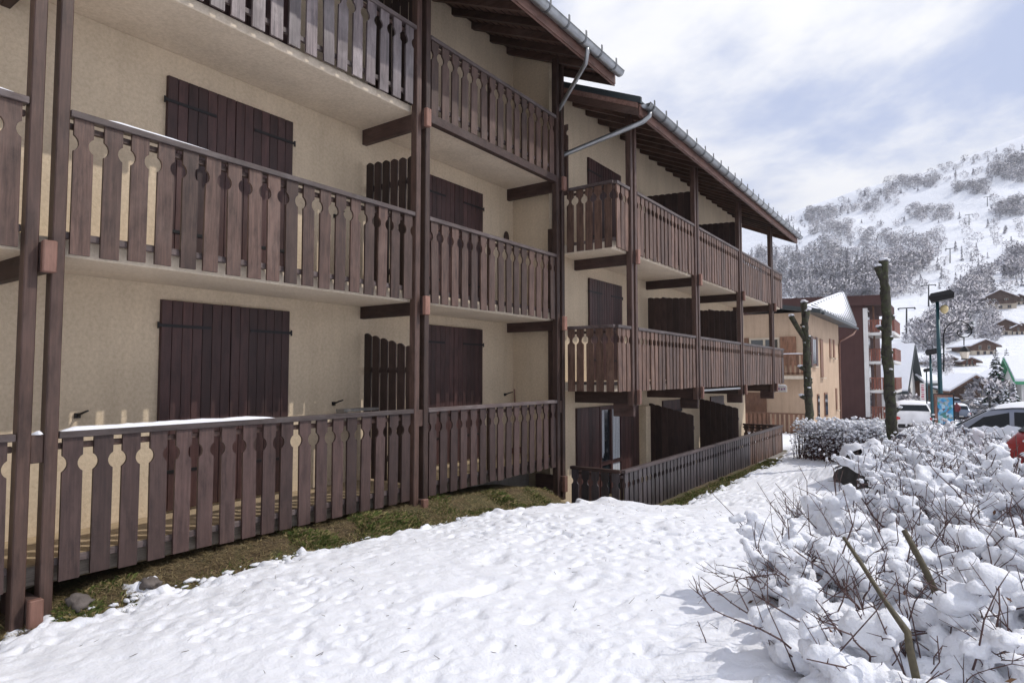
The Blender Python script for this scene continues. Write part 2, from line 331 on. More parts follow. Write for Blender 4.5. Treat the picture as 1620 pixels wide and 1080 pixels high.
def snow_z(X, Y):
    xe = np.interp(Y, _ey, _ex)
    ed = X - xe + fbm(X * 2.6, Y * 2.6, 21, 4) * 0.16 + fbm(X * 9, Y * 9, 23, 3) * 0.10
    t = sstep(-0.02, 0.30, ed) * 0.085 + sstep(0.1, 1.5, ed) * 0.05
    far = sstep(20, 40, Y)
    t = np.where(ed < -0.02, -0.06 - 0.1 * np.clip(-ed, 0, 1), t) * (1 - far) + 0.1 * far
    lump = fbm(X * 0.8, Y * 0.8, 31, 2) * 0.013 + fbm(X * 5.0, Y * 5.0, 33, 2) * 0.005 + fbm(X * 12, Y * 12, 35, 2) * 0.0045
    d = vnoise(X * 13.0 + 2 * vnoise(X * 2, Y * 2, 4), Y * 13.0, 41); d2 = vnoise(X * 21, Y * 21, 43)
    mel = 0.35 + 0.65 * sstep(-0.25, 0.35, vnoise(X * 0.7, Y * 0.7, 47)); mel = mel * (0.55 + 0.45 * sstep(2.5, 6, Y))
    lump = lump - mel * (0.050 * np.clip(d - 0.34, 0, 1) * 1.6 + 0.040 * np.clip(d2 - 0.38, 0, 1))
    # clumps where the sheet breaks up along the turf
    lump = lump + 0.045 * np.clip(vnoise(X * 8, Y * 8, 51), 0, 1) * sstep(-0.02, .08, ed) * (1 - sstep(.15, .6, ed))
    # old footprints
    for k in range(26):
        a = rng.uniform(0, 1); fy = 3.2 + a * 9; fx = -3.4 + 0.09 * fy + (0.12 if k % 2 else -0.12) + rng.normal(0, .55)
        lump = lump - 0.035 * np.exp(-(((X - fx) / 0.085) ** 2 + ((Y - fy) / 0.15) ** 2) ** 1.5)
    # little heaps: on the crest by the fence corner and below the hedge
    for (hx, hy, hh, hr) in ((-4.55, 9.05, .12, .20), (-4.15, 8.75, .07, .35), (-2.2, 15.2, .30, .7), (-1.7, 14.4, .2, .6), (-5.0, 8.6, .09, .3)):
        lump = lump + hh * np.exp(-(((X - hx) ** 2 + (Y - hy) ** 2) / hr ** 2))
    lump = lump + 0.10 * sstep(-1.5, -.5, X) * (1 - sstep(12, 16, Y)) * sstep(0, 2, Y)   # deeper under the hedge
    return gz(X, Y) + t + lump * np.clip(t * 12 + .15, 0.1, 1), np.maximum(t, 0.001 * (Y > 24) - 0.0) + (ed > -0.25) * 0.0005 + far
xs = spaced((-700, -100, 100), (-100, -14, 6), (-14, -6.2, .8), (-6.2, -1.0, .022), (-1.0, 1.5, .07), (1.5, 6, .4), (6, 60, 5), (60, 700, 60))
ys = spaced((-30, -2, 4), (-2, 1.2, .2), (1.2, 8.5, .022), (8.5, 13, .045), (13, 26, .14), (26, 45, .9), (45, 150, 5))
tag(put('snow_field', grid_mesh('snow_field', xs, ys, snow_z, M['snowg'], 0.0004)), kind='structure')
def hill_z(X, Y): return gz(X, Y) + 0.15, None
tag(put('hillside', grid_mesh('hillside', spaced((-900, -260, 30), (-260, 160, 5), (160, 900, 30)), spaced((128, 320, 5), (320, 1050, 7), (1050, 1900, 60)), hill_z, M['snowf'])), kind='structure')

# ------------------------------------------------------------------ balcony pieces
def board_mesh(w, L, bite_z, r, mat, pit, thick=0.026, seg=7, jag=0.0):
    # profile in the Y-Z plane, top edge at z = 0, hanging down; half-round bites on both sides
    k = ('bd', round(w, 3), round(L, 3), bite_z, r, mat.name, round(pit, 3))
    if k in _bc: return _bc[k]
    rgt = [(w / 2, 0)]; gap = pit - w; cy = w / 2 + gap / 2; a0 = math.acos(min(.95, gap / 2 / r))
    for j in range(seg + 1):
        a = math.pi - a0 + 2 * a0 * j / seg; rgt.append((cy + r * math.cos(a), -bite_z + r * math.sin(a)))
    rgt.append((w / 2, -L)); lft = [(-y, z) for y, z in reversed(rgt)]
    prof = rgt + lft; n = len(prof)
    v = [(-thick / 2, y, z) for y, z in prof] + [(thick / 2, y, z) for y, z in prof]
    f = [tuple(range(n)), tuple(range(2 * n - 1, n - 1, -1))] + [(i, i + n, (i + 1) % n + n, (i + 1) % n) for i in range(n)]
    me = to_mesh('board', v, f, mat); bm = bmesh.new(); bm.from_mesh(me); bmesh.ops.recalc_face_normals(bm, faces=bm.faces); bm.to_mesh(me); bm.free()
    _bc[k] = me; return me
def snow_strip(name, a, b, w, h, parent, seed=0, taper=0.3):
    a = Vector(a); b = Vector(b); d = b - a; L = d.length; d.normalize(); sd = d.cross(Vector((0, 0, 1))); n = max(6, int(L / 0.05)); m = MB()
    ring = 7
    for k in range(n + 1):
        t = k / n; e = min(1, t * L / 0.12, (1 - t) * L / taper) ** 0.6 if 0 < t < 1 else 0.05
        hh = h * e * (1 + 0.28 * mnoise.noise((t * L * 4, seed, 0)) + 0.15 * mnoise.noise((t * L * 15, seed, 3)))
        ww = w * (0.85 + 0.15 * e) * (1 + 0.08 * mnoise.noise((t * L * 9, seed, 7)))
        for j in range(ring):
            q = math.pi * j / (ring - 1); m.v.append(tuple(a + d * (t * L) + sd * (math.cos(q) * ww / 2) + Vector((0, 0, hh * math.sin(q) ** 0.6 if 0 < j < ring - 1 else 0))))
    for k in range(n):
        for j in range(ring - 1): m.f.append((k * ring + j, k * ring + j + 1, (k + 1) * ring + j + 1, (k + 1) * ring + j)); m.i.append(0)
    return m.build(name, M['snow'], parent, a, True)
def railing(parent, a, b, top, bottom, mat, pitch=0.218, bw=0.146, out=1, capm=None, bite=0.205, r=0.076, ground_follow=None, uprights=(0.45,), name='balcony_railing'):
    # a, b: ends (x, y) of the board plane; hand rail on top, boards on the outer face of two cross bars
    a = Vector((a[0], a[1], 0)); b = Vector((b[0], b[1], 0)); d = b - a; L = d.length; d.normalize()
    ang = math.atan2(d.y, d.x) - math.pi / 2; nrm = Vector((d.y, -d.x, 0)) * out     # outward
    ctr = (a + b) / 2
    ax = abs(d.y) > 0.5
    def bar(nm, off, z, th, hh, mt, par, l=L):
        dim = (th, l, hh) if ax else (l, th, hh)
        c = ctr - nrm * off; return pbox(nm, (c.x, c.y, z), dim, mt, par, 0.005)
    cap = bar(name, 0.012, top - 0.028, 0.10, 0.056, capm or M['rail'], parent)
    bar('crossbar', 0.038, top - 0.12, 0.035, 0.05, M['post'] if capm is None else capm, cap, L - 0.01)
    bar('crossbar', 0.038, bottom + 0.15, 0.035, 0.06, M['rail'] if capm is None else capm, cap, L - 0.01)
    n = max(2, int(round(L / pitch))); p = L / n
    for k in range(n):
        c = a + d * (p * (k + 0.5) + random.gauss(0, .0035)); LL = top - 0.058 - bottom + random.choice((-.008, 0, 0, .006))
        o = put('board', board_mesh(min(bw, p - 0.035), LL, bite, r, mat, p), cap, (c.x + nrm.x * random.uniform(-.002, .003), c.y + nrm.y * random.uniform(-.002, .003), top - 0.058),
                (random.gauss(0, .006), random.gauss(0, .005), ang + random.gauss(0, .012)))
    for u in uprights:
        c = a + d * (L * u) - nrm * 0.075; pbox('upright', (c.x, c.y, (top + bottom) / 2 + .03), (0.045, 0.045, top - bottom - 0.12), M['post'], cap, 0.004)
    return cap
def post_pair(parent, x, y, z0, z1, w=0.092, dpt=0.11, gap=0.088):
    for s in (-1, 1): pbox('post', (x, y + s * (w + gap) / 2, (z0 + z1) / 2), (dpt, w, z1 - z0), M['post'], parent, 0.008)
def beam(parent, x0, x1, y, z, h=0.24, w=0.084):
    b = pbox('beam', ((x0 + x1) / 2, y, z), (x1 - x0, w, h), M['beam'], parent, 0.006)
    e = pbox('beam_end', (x1 + 0.030, y, z), (0.06, w + 0.012, h + 0.012), M['end'], b, 0.008); return b
def shutter(parent, x, y0, y1, z0, z1, straps=True, n=7, handle=False):
    w = (y1 - y0); c = ((y0 + y1) / 2); 
    leaf = pbox('shutter', (x + 0.012, c, (z0 + z1) / 2), (0.02, w - 0.006, z1 - z0), M['shutter'], parent, 0.003)
    p = (w - 0.008) / n
    for k in range(n): pbox('plank', (x + 0.034, y0 + 0.004 + p * (k + 0.5), (z0 + z1) / 2), (0.022, p - 0.0045, z1 - z0 - random.uniform(0, .006)), M['shutter'], leaf, 0.004)
    return leaf
def shutter_pair(parent, x, y0, y1, z0, z1):
    ym = (y0 + y1) / 2
    for s, (a, b) in enumerate(((y0, ym), (ym, y1))):
        lf = shutter(parent, x, a, b, z0, z1); 
        for z in (z1 - 0.28, z0 + 0.42):
            st = MB(); ya, yb = (a - 0.025, a + 0.56) if s == 0 else (b - 0.56, b + 0.025)
            st.box((x + 0.050, (ya + yb) / 2, z), (0.008, yb - ya, 0.034)); yy = ya if s == 0 else yb
            st.tube([(x + 0.04, yy, z - .035), (x + 0.04, yy, z + .035)], 0.011, 8); st.build('strap_hinge', M['iron'], lf, (x, ya, z))
def screen(parent, y, x0, x1, z0, zt0, zt1, n=6, gap=0.028):
    # a privacy screen of upright planks, its top falling towards the street
    p = (x1 - x0) / n; rl = MB()
    rl.box(((x0 + x1) / 2, y + 0.032, z0 + .3), (x1 - x0, 0.03, 0.08))
    s = rl.build('privacy_screen', M['screen'], parent, (x0, y, z0))
    pbox('crossbar', ((x0 + x1) / 2, y + 0.032, min(zt0, zt1) - .28), (x1 - x0, .03, .08), M['screen'], s, .004)
    for k in range(n):
        t0 = k / n; t1 = (k + 1) / n; xa = x0 + p * k + gap / 2; xb = x0 + p * (k + 1) - gap / 2
        za = zt0 + (zt1 - zt0) * t0; zb = zt0 + (zt1 - zt0) * t1; m = MB(); q = 4
        top = [(xa + (xb - xa) * j / q, za + (zb - za) * j / q + (0.03 if gap > .01 else .016) * math.sin(math.pi * j / q)) for j in range(q + 1)]
        pr = [(xa, z0)] + top + [(xb, z0)]; nn = len(pr)
        v = [(px, y - 0.011, pz) for px, pz in pr] + [(px, y + 0.011, pz) for px, pz in pr]
        m.add(v, [tuple(range(nn)), tuple(range(2 * nn - 1, nn - 1, -1))] + [((i + 1) % nn, (i + 1) % nn + nn, i + nn, i) for i in range(nn)])
        m.build('plank', M['screen'], s, (xa, y, z0))
    return s
SL = 0.445                                 # roof slope
def roof(parent, xe, ze, xr, y0, y1, first, step, xw, verge0=True, verge1=False, snowpatch=None, cut=None):
    # xe, ze: lower edge of the fascia's underside; the roof climbs towards -x
    up = lambda x, off: ze + off + (xe - x) * SL
    deck = MB()
    v = [(xe - .02, y0, up(xe - .02, .20)), (xe - .02, y1, up(xe - .02, .20)), (xr, y1, up(xr, .20)), (xr, y0, up(xr, .20))]
    deck.add(v + [(p[0], p[1], p[2] + .03) for p in v], [(0, 1, 2, 3), (7, 6, 5, 4), (0, 4, 5, 1), (1, 5, 6, 2), (2, 6, 7, 3), (3, 7, 4, 0)])
    rf = deck.build('roof', M['rafter'], parent, (xe, y0, ze))
    cv = MB(); v = [(xe + .05, y0 - .03, up(xe + .05, .24)), (xe + .05, y1 + .03, up(xe + .05, .24)), (xr, y1 + .03, up(xr, .24)), (xr, y0 - .03, up(xr, .24))]
    cv.add(v + [(p[0], p[1], p[2] + .03) for p in v], [(0, 1, 2, 3), (7, 6, 5, 4), (0, 4, 5, 1), (1, 5, 6, 2), (2, 6, 7, 3), (3, 7, 4, 0)])
    cv.build('metal_covering', M['flash'], rf, (xe, y0, ze))
    y = first
    xi = xw - 0.25
    while y < y1 - 0.1:
        m = MB(); h = .13; w = .085
        pr = [(xe - .03, up(xe - .03, .07)), (xi, up(xi, .07)), (xi, up(xi, .205)), (xe - .03, up(xe - .03, .205))]
        vv = [(px, y - w / 2, pz) for px, pz in pr] + [(px, y + w / 2, pz) for px, pz in pr]
        m.add(vv, [(3, 2, 1, 0), (4, 5, 6, 7)] + [(i, (i + 1) % 4, (i + 1) % 4 + 4, i + 4) for i in range(4)])
        m.build('rafter', M['rafter'], rf, (xe, y, ze)); y += step
    # boards of the eaves lining show between the rafters as joints running along the roof
    x = xe - .25; 
    jn = MB()
    while x > xi: jn.box((x, (y0 + y1) / 2, up(x, .196)), (0.012, y1 - y0 - .04, 0.012)); x -= .16
    jn.build('lining_joint', M['screen'], rf, (xe, y0, ze))
    pbox('fascia_board', (xe + .012, (y0 + y1) / 2, ze + .105), (.028, y1 - y0, .21), M['fascia'], rf, .004)
    pbox('fascia_board', (xe - .012, (y0 + y1) / 2, ze + .03), (.020, y1 - y0 - .01, .10), M['fascia'], rf, .004)
    for flag, yy, s in ((verge0, y0, -1), (verge1, y1, 1)):
        if not flag: continue
        for (o0, o1, t, mm, nm) in ((-.02, .15, .030, 'rafter', 'barge_board'), (.12, .235, .042, 'fascia', 'barge_board'), (.215, .33, .055, 'flash', 'verge_flashing')):
            m = MB(); xt = xe + .06 if mm == 'flash' else xe - .004; yc = yy + s * t / 2
            pr = [(xt, up(xt, o0)), (xr, up(xr, o0)), (xr, up(xr, o1)), (xt, up(xt, o1))]
            vv = [(px, yc - t / 2, pz) for px, pz in pr] + [(px, yc + t / 2, pz) for px, pz in pr]
            m.add(vv, [(3, 2, 1, 0), (4, 5, 6, 7)] + [(i, (i + 1) % 4, (i + 1) % 4 + 4, i + 4) for i in range(4)]); m.build(nm, M[mm], rf, (xe, yy, ze))
    # gutter: half-round trough with a rolled lip, end caps, hooks
    gx, gzz, gr = xe + .125, ze + .185, .085; m = MB(); n = 12
    ya, yb = y0 + .02, y1 - .02
    for yy in (ya, yb):
        for rr in (gr, gr - .006):
            for j in range(n + 1): a = math.pi + math.pi * j / n; m.v.append((gx + rr * math.cos(a), yy, gzz + rr * math.sin(a)))
    k = n + 1
    for j in range(n):
        m.f += [(j, 2 * k + j, 2 * k + j + 1, j + 1), (k + j + 1, 3 * k + j + 1, 3 * k + j, k + j)]
    m.f += [tuple(range(k))[::-1], tuple(range(2 * k, 3 * k))]; m.i = [0] * len(m.f)
    m.tube([(gx + gr, ya, gzz + .004), (gx + gr, yb, gzz + .004)], .011, 6)
    g = m.build('gutter', M['zinc'], rf, (gx, ya, gzz), True)
    y = ya + .18; hk = MB()
    for j in range(11):
        a = math.pi + math.pi * j / 10 ; p = Vector((gx + (gr + .006) * math.cos(a), 0, gzz + (gr + .006) * math.sin(a)))
        if j: hk.bar(q, p, .028, .008, upv=(0, 1, 0)) if False else hk.box((p + q) / 2, ((p - q).length + .006, .042, .010), 0, Matrix.Rotation(-math.atan2((p - q).z, (p - q).x), 3, 'Y'))
        q = p
    hk.box((gx + gr + .004, 0, gzz + .045), (.014, .036, .11)); hk.box((gx - gr - .01, 0, gzz + .02), (.03, .026, .05))
    hm = hk.mesh('gutter_hook', M['hook'])
    while y < yb: put('gutter_hook', hm, g, (0, y, 0)); y += .55
    if snowpatch:
        sx0, sx1, sy0, sy1 = snowpatch; nx, ny = 14, 12; m = MB()
        for i in range(nx + 1):
            for j in range(ny + 1):
                x = sx0 + (sx1 - sx0) * i / nx; yy = sy0 + (sy1 - sy0) * j / ny; e = math.sin(math.pi * i / nx) * math.sin(math.pi * min(1, (j + .001) / ny))
                m.v.append((x, yy, up(x, .33) + .10 * max(0, e) ** .5 + .02 * mnoise.noise((x * 6, yy * 6, 1)) - .05))
        for i in range(nx):
            for j in range(ny): m.f.append((i * (ny + 1) + j, i * (ny + 1) + j + 1, (i + 1) * (ny + 1) + j + 1, (i + 1) * (ny + 1) + j)); m.i.append(0)
        m.build('snow_patch', M['snow'], rf, (sx0, sy0, ze), True)
    return rf

# ------------------------------------------------------------------ near block
AF, AW = -5.90, -7.05
PA = (1.92, 6.22, 9.86); YEND = 10.04
A = thing('apartment_building', (AW, 5, 0), 'near three-storey cream apartment block with brown boarded balconies above the grass strip', 'building')
def prism_wall(name, x0, x1, y0, y1, z0, zt, mat, parent):
    # zt(x): top height
    m = MB(); v = [(x0, y0, z0), (x1, y0, z0), (x1, y1, z0), (x0, y1, z0), (x0, y0, zt(x0)), (x1, y0, zt(x1)), (x1, y1, zt(x1)), (x0, y1, zt(x0))]
    m.add(v, [(3, 2, 1, 0), (4, 5, 6, 7), (0, 1, 5, 4), (1, 2, 6, 5), (2, 3, 7, 6), (3, 0, 4, 7)]); return m.build(name, mat, parent, (x1, y0, z0))
AE, AZ = -4.98, 7.28                       # eaves of the near block
ua = lambda x: AZ + .19 + (AE - x) * SL
prism_wall('wall', -10.5, AW, -4.0, YEND, -.6, ua, M['plaster'], A)
prism_wall('end_wall', -7.6, -6.22, YEND, YEND + .17, -.9, lambda x: ua(x) - .004, M['plaster'], A)
LV = [0.50, 3.12, 5.68]; RT = [1.545, 4.165, 6.725]; BB = [0.36, 2.985, 5.62]; SOF = [None, 2.975, 5.575]
for k in range(3):
    z1 = LV[k]; z0 = LV[k] - .17 if k == 0 else SOF[k]
    pbox('floor_slab', ((AW + AF) / 2 - .06, (YEND - 4.0) / 2, (z0 + z1) / 2), (AF - AW - .12, YEND + 4.0 - .01, z1 - z0), M['tile'] if k == 0 else M['soffit'], A, .01)
pbox('deck_edge', (AF - .095, 3.0, .42), (.035, YEND + 4 - .1, .15), M['deckedge'], A, .01)
pbox('foundation', (AF - .95, 3.0, -.17), (.4, YEND + 4 - .06, .96), M['concrete'], A, .01)
for k, y in enumerate(PA):
    zb = (.02, .08, -.25)[k]
    post_pair(A, AF - .015, y, zb, ua(AF) - .06)
    for z in (2.92, 5.48): beam(A, AW, AF + .08, y, z, .24)
    beam(A, AF - .5, AF + .075, y, (.15, .22, .05)[k], .27)
for k, y in enumerate(PA): pbox('connector', (AF - .02, y, 1.42), (.08, .086, .22), M['post'], A, .004)
bays = [(-1.6, PA[0] - .142), (PA[0] + .142, PA[1] - .142), (PA[1] + .142, PA[2] - .142)]
for k in range(3):
    for j, (y0, y1) in enumerate(bays):
        mat = M['painted'] if k == 0 else M['weathered'] if (k == 2 and j < 2) else M['stained']
        rl = railing(A, (AF, y0), (AF, y1), RT[k], BB[k], mat, uprights=(0.44,) if j else (.5,))
        if k == 2 and j == 2: pbox('edge_beam', (AF - .01, (y0 + y1) / 2, 5.545), (.10, y1 - y0, .13), M['beam'], A, .006)
        if k == 0 and j == 1: snow_strip('snow_cap', (AF - .012, y0 + .02, RT[0]), (AF - .012, y0 + 1.95, RT[0]), .088, .032, rl, 3)
        if k == 1 and j == 1: snow_strip('snow_cap', (AF - .012, y0 + .25, RT[1]), (AF - .012, y0 + 1.3, RT[1]), .08, .022, rl, 5, .5)
        if k == 1 and j == 0: snow_strip('snow_cap', (AF - .012, y1 - .9, RT[1]), (AF - .012, y1 - .05, RT[1]), .08, .03, rl, 9)
snow_strip('snow_cap', (AF - .03, PA[0] - .03, 1.53), (AF + .03, PA[0] + .03, 1.53), .05, .05, A, 11, .05)
for k, zt in ((0, 2.81), (1, 5.29)):
    for (y0, y1) in ((3.37, 4.98), (7.42, 9.02)): shutter_pair(A, AW, y0, y1, LV[k] + .03, zt)
shutter_pair(A, AW, 3.37, 4.98, LV[2] + .03, 7.85)
screen(A, PA[1] + .02, AW + .03, AF - .12, .53, 2.58, 2.34); screen(A, PA[1] + .02, AW + .03, AF - .12, 3.15, 5.06, 4.98); screen(A, PA[1] + .02, AW + .03, AF - .12, 5.71, 7.75, 7.6)
roof(A, AE, AZ, -10.6, -4.0, 10.30, -3.9, .55, AW, True, True)
def hook(y, z, x=AW):
    m = MB(); m.box((x + .012, y, z), (.024, .05, .05)); m.tube([(x + .02, y, z), (x + .10, y + .015, z + .03), (x + .17, y + .03, z + .05)], [.014, .011, .009], 6)
    return m.build('shutter_stop', M['iron'], A, (x, y, z))
for y, z in ((2.62, 1.60), (5.72, 1.60), (9.75, 1.62), (5.70, 4.2)): hook(y, z)
m = MB()
for j in range(24):
    a = 2 * math.pi * j / 24; m.v.append((AW + .02 - .0, 9.78 + .07 * math.cos(a) - .0, 4.62 + .12 * math.sin(a)))
m.f = [tuple(range(24))]; m.i = [0]; m.tube([(AW + .02, 9.78 + .07 * math.cos(2 * math.pi * j / 24), 4.62 + .12 * math.sin(2 * math.pi * j / 24)) for j in range(25)], .012, 5)
m.build('wall_plaque', M['screen'], A, (AW, 9.78, 4.62))
m = MB(); m.box((-6.75, 5.9, 1.52), (.16, .62, .035)); m.box((-6.9, 5.75, 1.40), (.2, .03, .2)); m.build('wall_shelf', M['concrete'], A, (-6.8, 5.9, 1.52))
pbox('side_wall_board', (-6.17, YEND - .03, 2.62), (.11, .05, 4.2), M['post'], A, .006)
m = MB(); m.tube([(AE + .125, 9.02, AZ + .13), (AE + .125, 9.04, AZ + .03), (AE + .05, 9.12, AZ - .10), (-5.95, 9.93, 6.90), (-6.04, 9.96, 6.8), (-6.06, 9.97, 6.6), (-6.06, 9.97, -.1)], .038, 10)
m.build('downpipe', M['zinc'], A, (AE, 9, AZ), True)
br = MB(); br.tube([(-6.9, 9.93, .55), (-6.97, 9.96, 1.72)], .014, 6); br.box((-6.89, 9.92, .57), (.06, .26, .1))
tag(br.build('broom', M['end'], None, (-6.9, 9.93, .51)), 'brown broom leaning in the far corner of the ground terrace', 'broom')

# ------------------------------------------------------------------ stepped far block
BF, BW = -4.96, -6.20
PB = (10.98, 14.52, 18.18, 21.86); Y0, Y1 = 10.24, 23.40
B = thing('apartment_building', (BW, 17, -.7), 'stepped-forward cream apartment block with long brown balconies behind the sunken terrace', 'building')
BE, BZ = -4.47, 6.56
ub = lambda x: BZ + .19 + (BE - x) * SL
prism_wall('wall', -10.5, BW, YEND + .175, 23.1, -1.0, ub, M['plaster'], B)
LB = [-.70, 1.86, 4.44]; RB = [None, 2.89, 5.50]; BBB = [None, 1.69, 4.29]
pbox('terrace_floor', ((BW - 4.9) / 2, 16.4, -.78), (1.28, 12.6, .16), M['tile'], B, .01)
for k in (1, 2):
    z1 = LB[k]; z0 = z1 - .17
    pbox('floor_slab', ((BW + BF) / 2 - .04, (Y0 + Y1) / 2 + .02, (z0 + z1) / 2), (BF - BW - .08, Y1 - Y0 - .02, z1 - z0), M['soffit'], B, .01)
for k, y in enumerate(PB):
    post_pair(B, BF - .015, y, 1.42, ub(BF) - .06)
    for z in (4.20, 1.58): beam(B, BW, BF + .08, y, z, .26)
    pbox('corbel', (BF - .2, y, 1.33), (.42, .09, .24), M['beam'], B, .01)
ends = [(Y0 + .03, PB[0] - .16), (PB[0] + .16, PB[1] - .16), (PB[1] + .16, PB[2] - .16), (PB[2] + .16, PB[3] - .02), (PB[3] + .03, Y1)]
for k in (1, 2):
    for (y0, y1) in ends: railing(B, (BF, y0), (BF, y1), RB[k], BBB[k], M['warm'], pitch=.2, bw=.142, uprights=())
    railing(B, (-5.97, Y0), (BF - .03, Y0), RB[k], BBB[k], M['warm'], pitch=.2, bw=.142, uprights=())
    railing(B, (BF - .03, Y1), (-6.15, Y1), RB[k], BBB[k], M['warm'], pitch=.2, bw=.142, uprights=())
for k, zt in ((1, 3.99), (2, 6.52)):
    for (y0, y1) in ((11.5, 13.05), (15.5, 17.0), (19.2, 20.7)): shutter_pair(B, BW, y0, y1, LB[k] + .02, zt)
for y in (PB[1], PB[2]):
    screen(B, y + .01, BW + .03, BF - .11, LB[0] + .03, 1.30, 1.04, 7, .005); screen(B, y + .01, BW + .03, BF - .11, LB[1] + .02, 3.86, 3.78, 7, .005); screen(B, y + .01, BW + .03, BF - .11, LB[2] + .02, 6.38, 6.32, 7, .005)
roof(B, BE, BZ, -10.6, Y0 - .02, 23.55, Y0 + .15, .55, BW, True, True, (-5.95, -4.75, Y0 - .03, Y0 + 1.0))
m = MB(); m.tube([(BE + .125, Y0 + .17, BZ + .12), (BE + .12, Y0 + .16, BZ + .02), (BE + .02, Y0 + .12, BZ - .07), (BE - .12, Y0 + .08, BZ - .12), (-6.0, Y0 - .09, 6.13), (-6.09, Y0 - .1, 6.05), (-6.11, Y0 - .1, 5.9), (-6.11, Y0 - .1, -.5)], .045, 10)
m.build('downpipe', M['zinc'], B, (BE, Y0, BZ), True)
put('side_board', board_mesh(.17, 1.35, .16, .06, M['stained'], .21), B, (-5.98, Y0 - .045, 6.72), (0, 0, math.pi / 2))
# ground floor of the far block: french window with open shutters, pillar, awning bar
gw = MB(); gy0, gy1 = 11.95, 12.95; zb, ztp = LB[0] + .03, 1.33
gw.box((BW + .012, (gy0 + gy1) / 2, (zb + ztp) / 2), (.012, gy1 - gy0, ztp - zb)); win = gw.build('window', M['glass'], B, (BW, gy0, zb))
fr = MB()
for y in (gy0, (gy0 + gy1) / 2, gy1): fr.box((BW + .03, y, (zb + ztp) / 2), (.05, .075, ztp - zb))
for z in (zb + .05, zb + .8, ztp - .04): fr.box((BW + .028, (gy0 + gy1) / 2, z), (.046, gy1 - gy0, .08))
fr.build('frame', M['shutter'], win, (BW, gy0, zb))
cu = MB()
for (ya, yb, zlo) in ((gy0 + .06, gy0 + .2, zb + .9), ((gy0 + gy1) / 2 + .05, gy1 - .06, zb + .35)):
    n = 20
    for j in range(n):
        y = ya + (yb - ya) * j / n; y2 = ya + (yb - ya) * (j + 1) / n; o = .006 * math.sin(j * 1.7)
        cu.add([(BW + .022 + o, y, zlo + .25 * abs(j / n - .5)), (BW + .022 + .006 * math.sin((j + 1) * 1.7), y2, zlo + .25 * abs((j + 1) / n - .5)), (BW + .022 + .006 * math.sin((j + 1) * 1.7), y2, ztp - .08), (BW + .022 + o, y, ztp - .08)], [(0, 1, 2, 3)])
cu.build('curtain', M['curtain'], win, (BW, gy0, zb))
for (a, b) in ((10.95, 11.9), (13.0, 13.9)): shutter(B, BW, a, b, zb, ztp, n=6)
pbox('pillar', (BF - .32, PB[0] - .02, .28), (.16, .14, 1.92), M['plaster'], B, .01) if False else None
pbox('wall_pier', (BW + .09, 14.13, .28), (.18, .26, 1.95), M['plaster'], B, .01)
shutter_pair(B, BW, 15.4, 16.7, zb, ztp); shutter_pair(B, BW, 19.2, 20.5, zb, ztp)
pbox('awning_bar', (BF + .02, (PB[1] + PB[2]) / 2, 1.62), (.05, 3.1, .05), M['zinc'], B, .01)
for y in (18.6, 20.3): pbox('door_bolt', (BW + .09, y, .95), (.02, .42, .035), M['brass'], B, .004)
# terrace fence
T = thing('terrace_fence', (-4.88, 16.5, -.7), 'low dark brown boarded fence around the sunken terrace of the stepped block', 'fence')
capw = m_wood('fence_cap_wood', (0.05, 0.036, 0.036), (0.115, 0.088, 0.088), 0.5, 'Y', 0.4, (0.18, 0.15, 0.15))
for (y0, y1, mt) in ((10.33, 14.5, M['fence']), (14.5, 18.6, M['fence']), (18.6, 22.6, M['warm'])):
    railing(T, (-4.88, y0), (-4.88, y1), .31, -.60, mt, pitch=.196, bw=.145, capm=capw, uprights=(.02, .5), bite=.21, r=.064, name='fence_rail')
railing(T, (-5.93, 10.30), (-4.92, 10.30), .31, -.60, M['fence'], pitch=.196, bw=.145, capm=M['beam'], uprights=(), bite=.21, r=.064, name='fence_rail')
railing(T, (-4.93, 22.6), (-6.15, 22.6), .31, -.60, M['stained'], pitch=.196, bw=.145, capm=M['beam'], uprights=(), bite=.21, r=.064, name='fence_rail')
tag(pbox('terrace_kerb', (-4.82, 16.45, -.68), (.26, 12.5, .22), M['concrete'], None, .02), kind='structure')
tb = MB(); tb.box((-5.6, 15.3, .02), (.7, 1.0, .04)); tb_o = thing('garden_table', (-5.6, 15.3, -.7), 'pale garden table top just behind the terrace fence', 'table')
tb.build('table_top', M['concrete'], tb_o, (-5.6, 15.3, .02))
for sx in (-.28, .28):
    for sy in (-.42, .42): pbox('leg', (-5.6 + sx, 15.3 + sy, -.345), (.05, .05, .70), M['iron'], tb_o, .004)

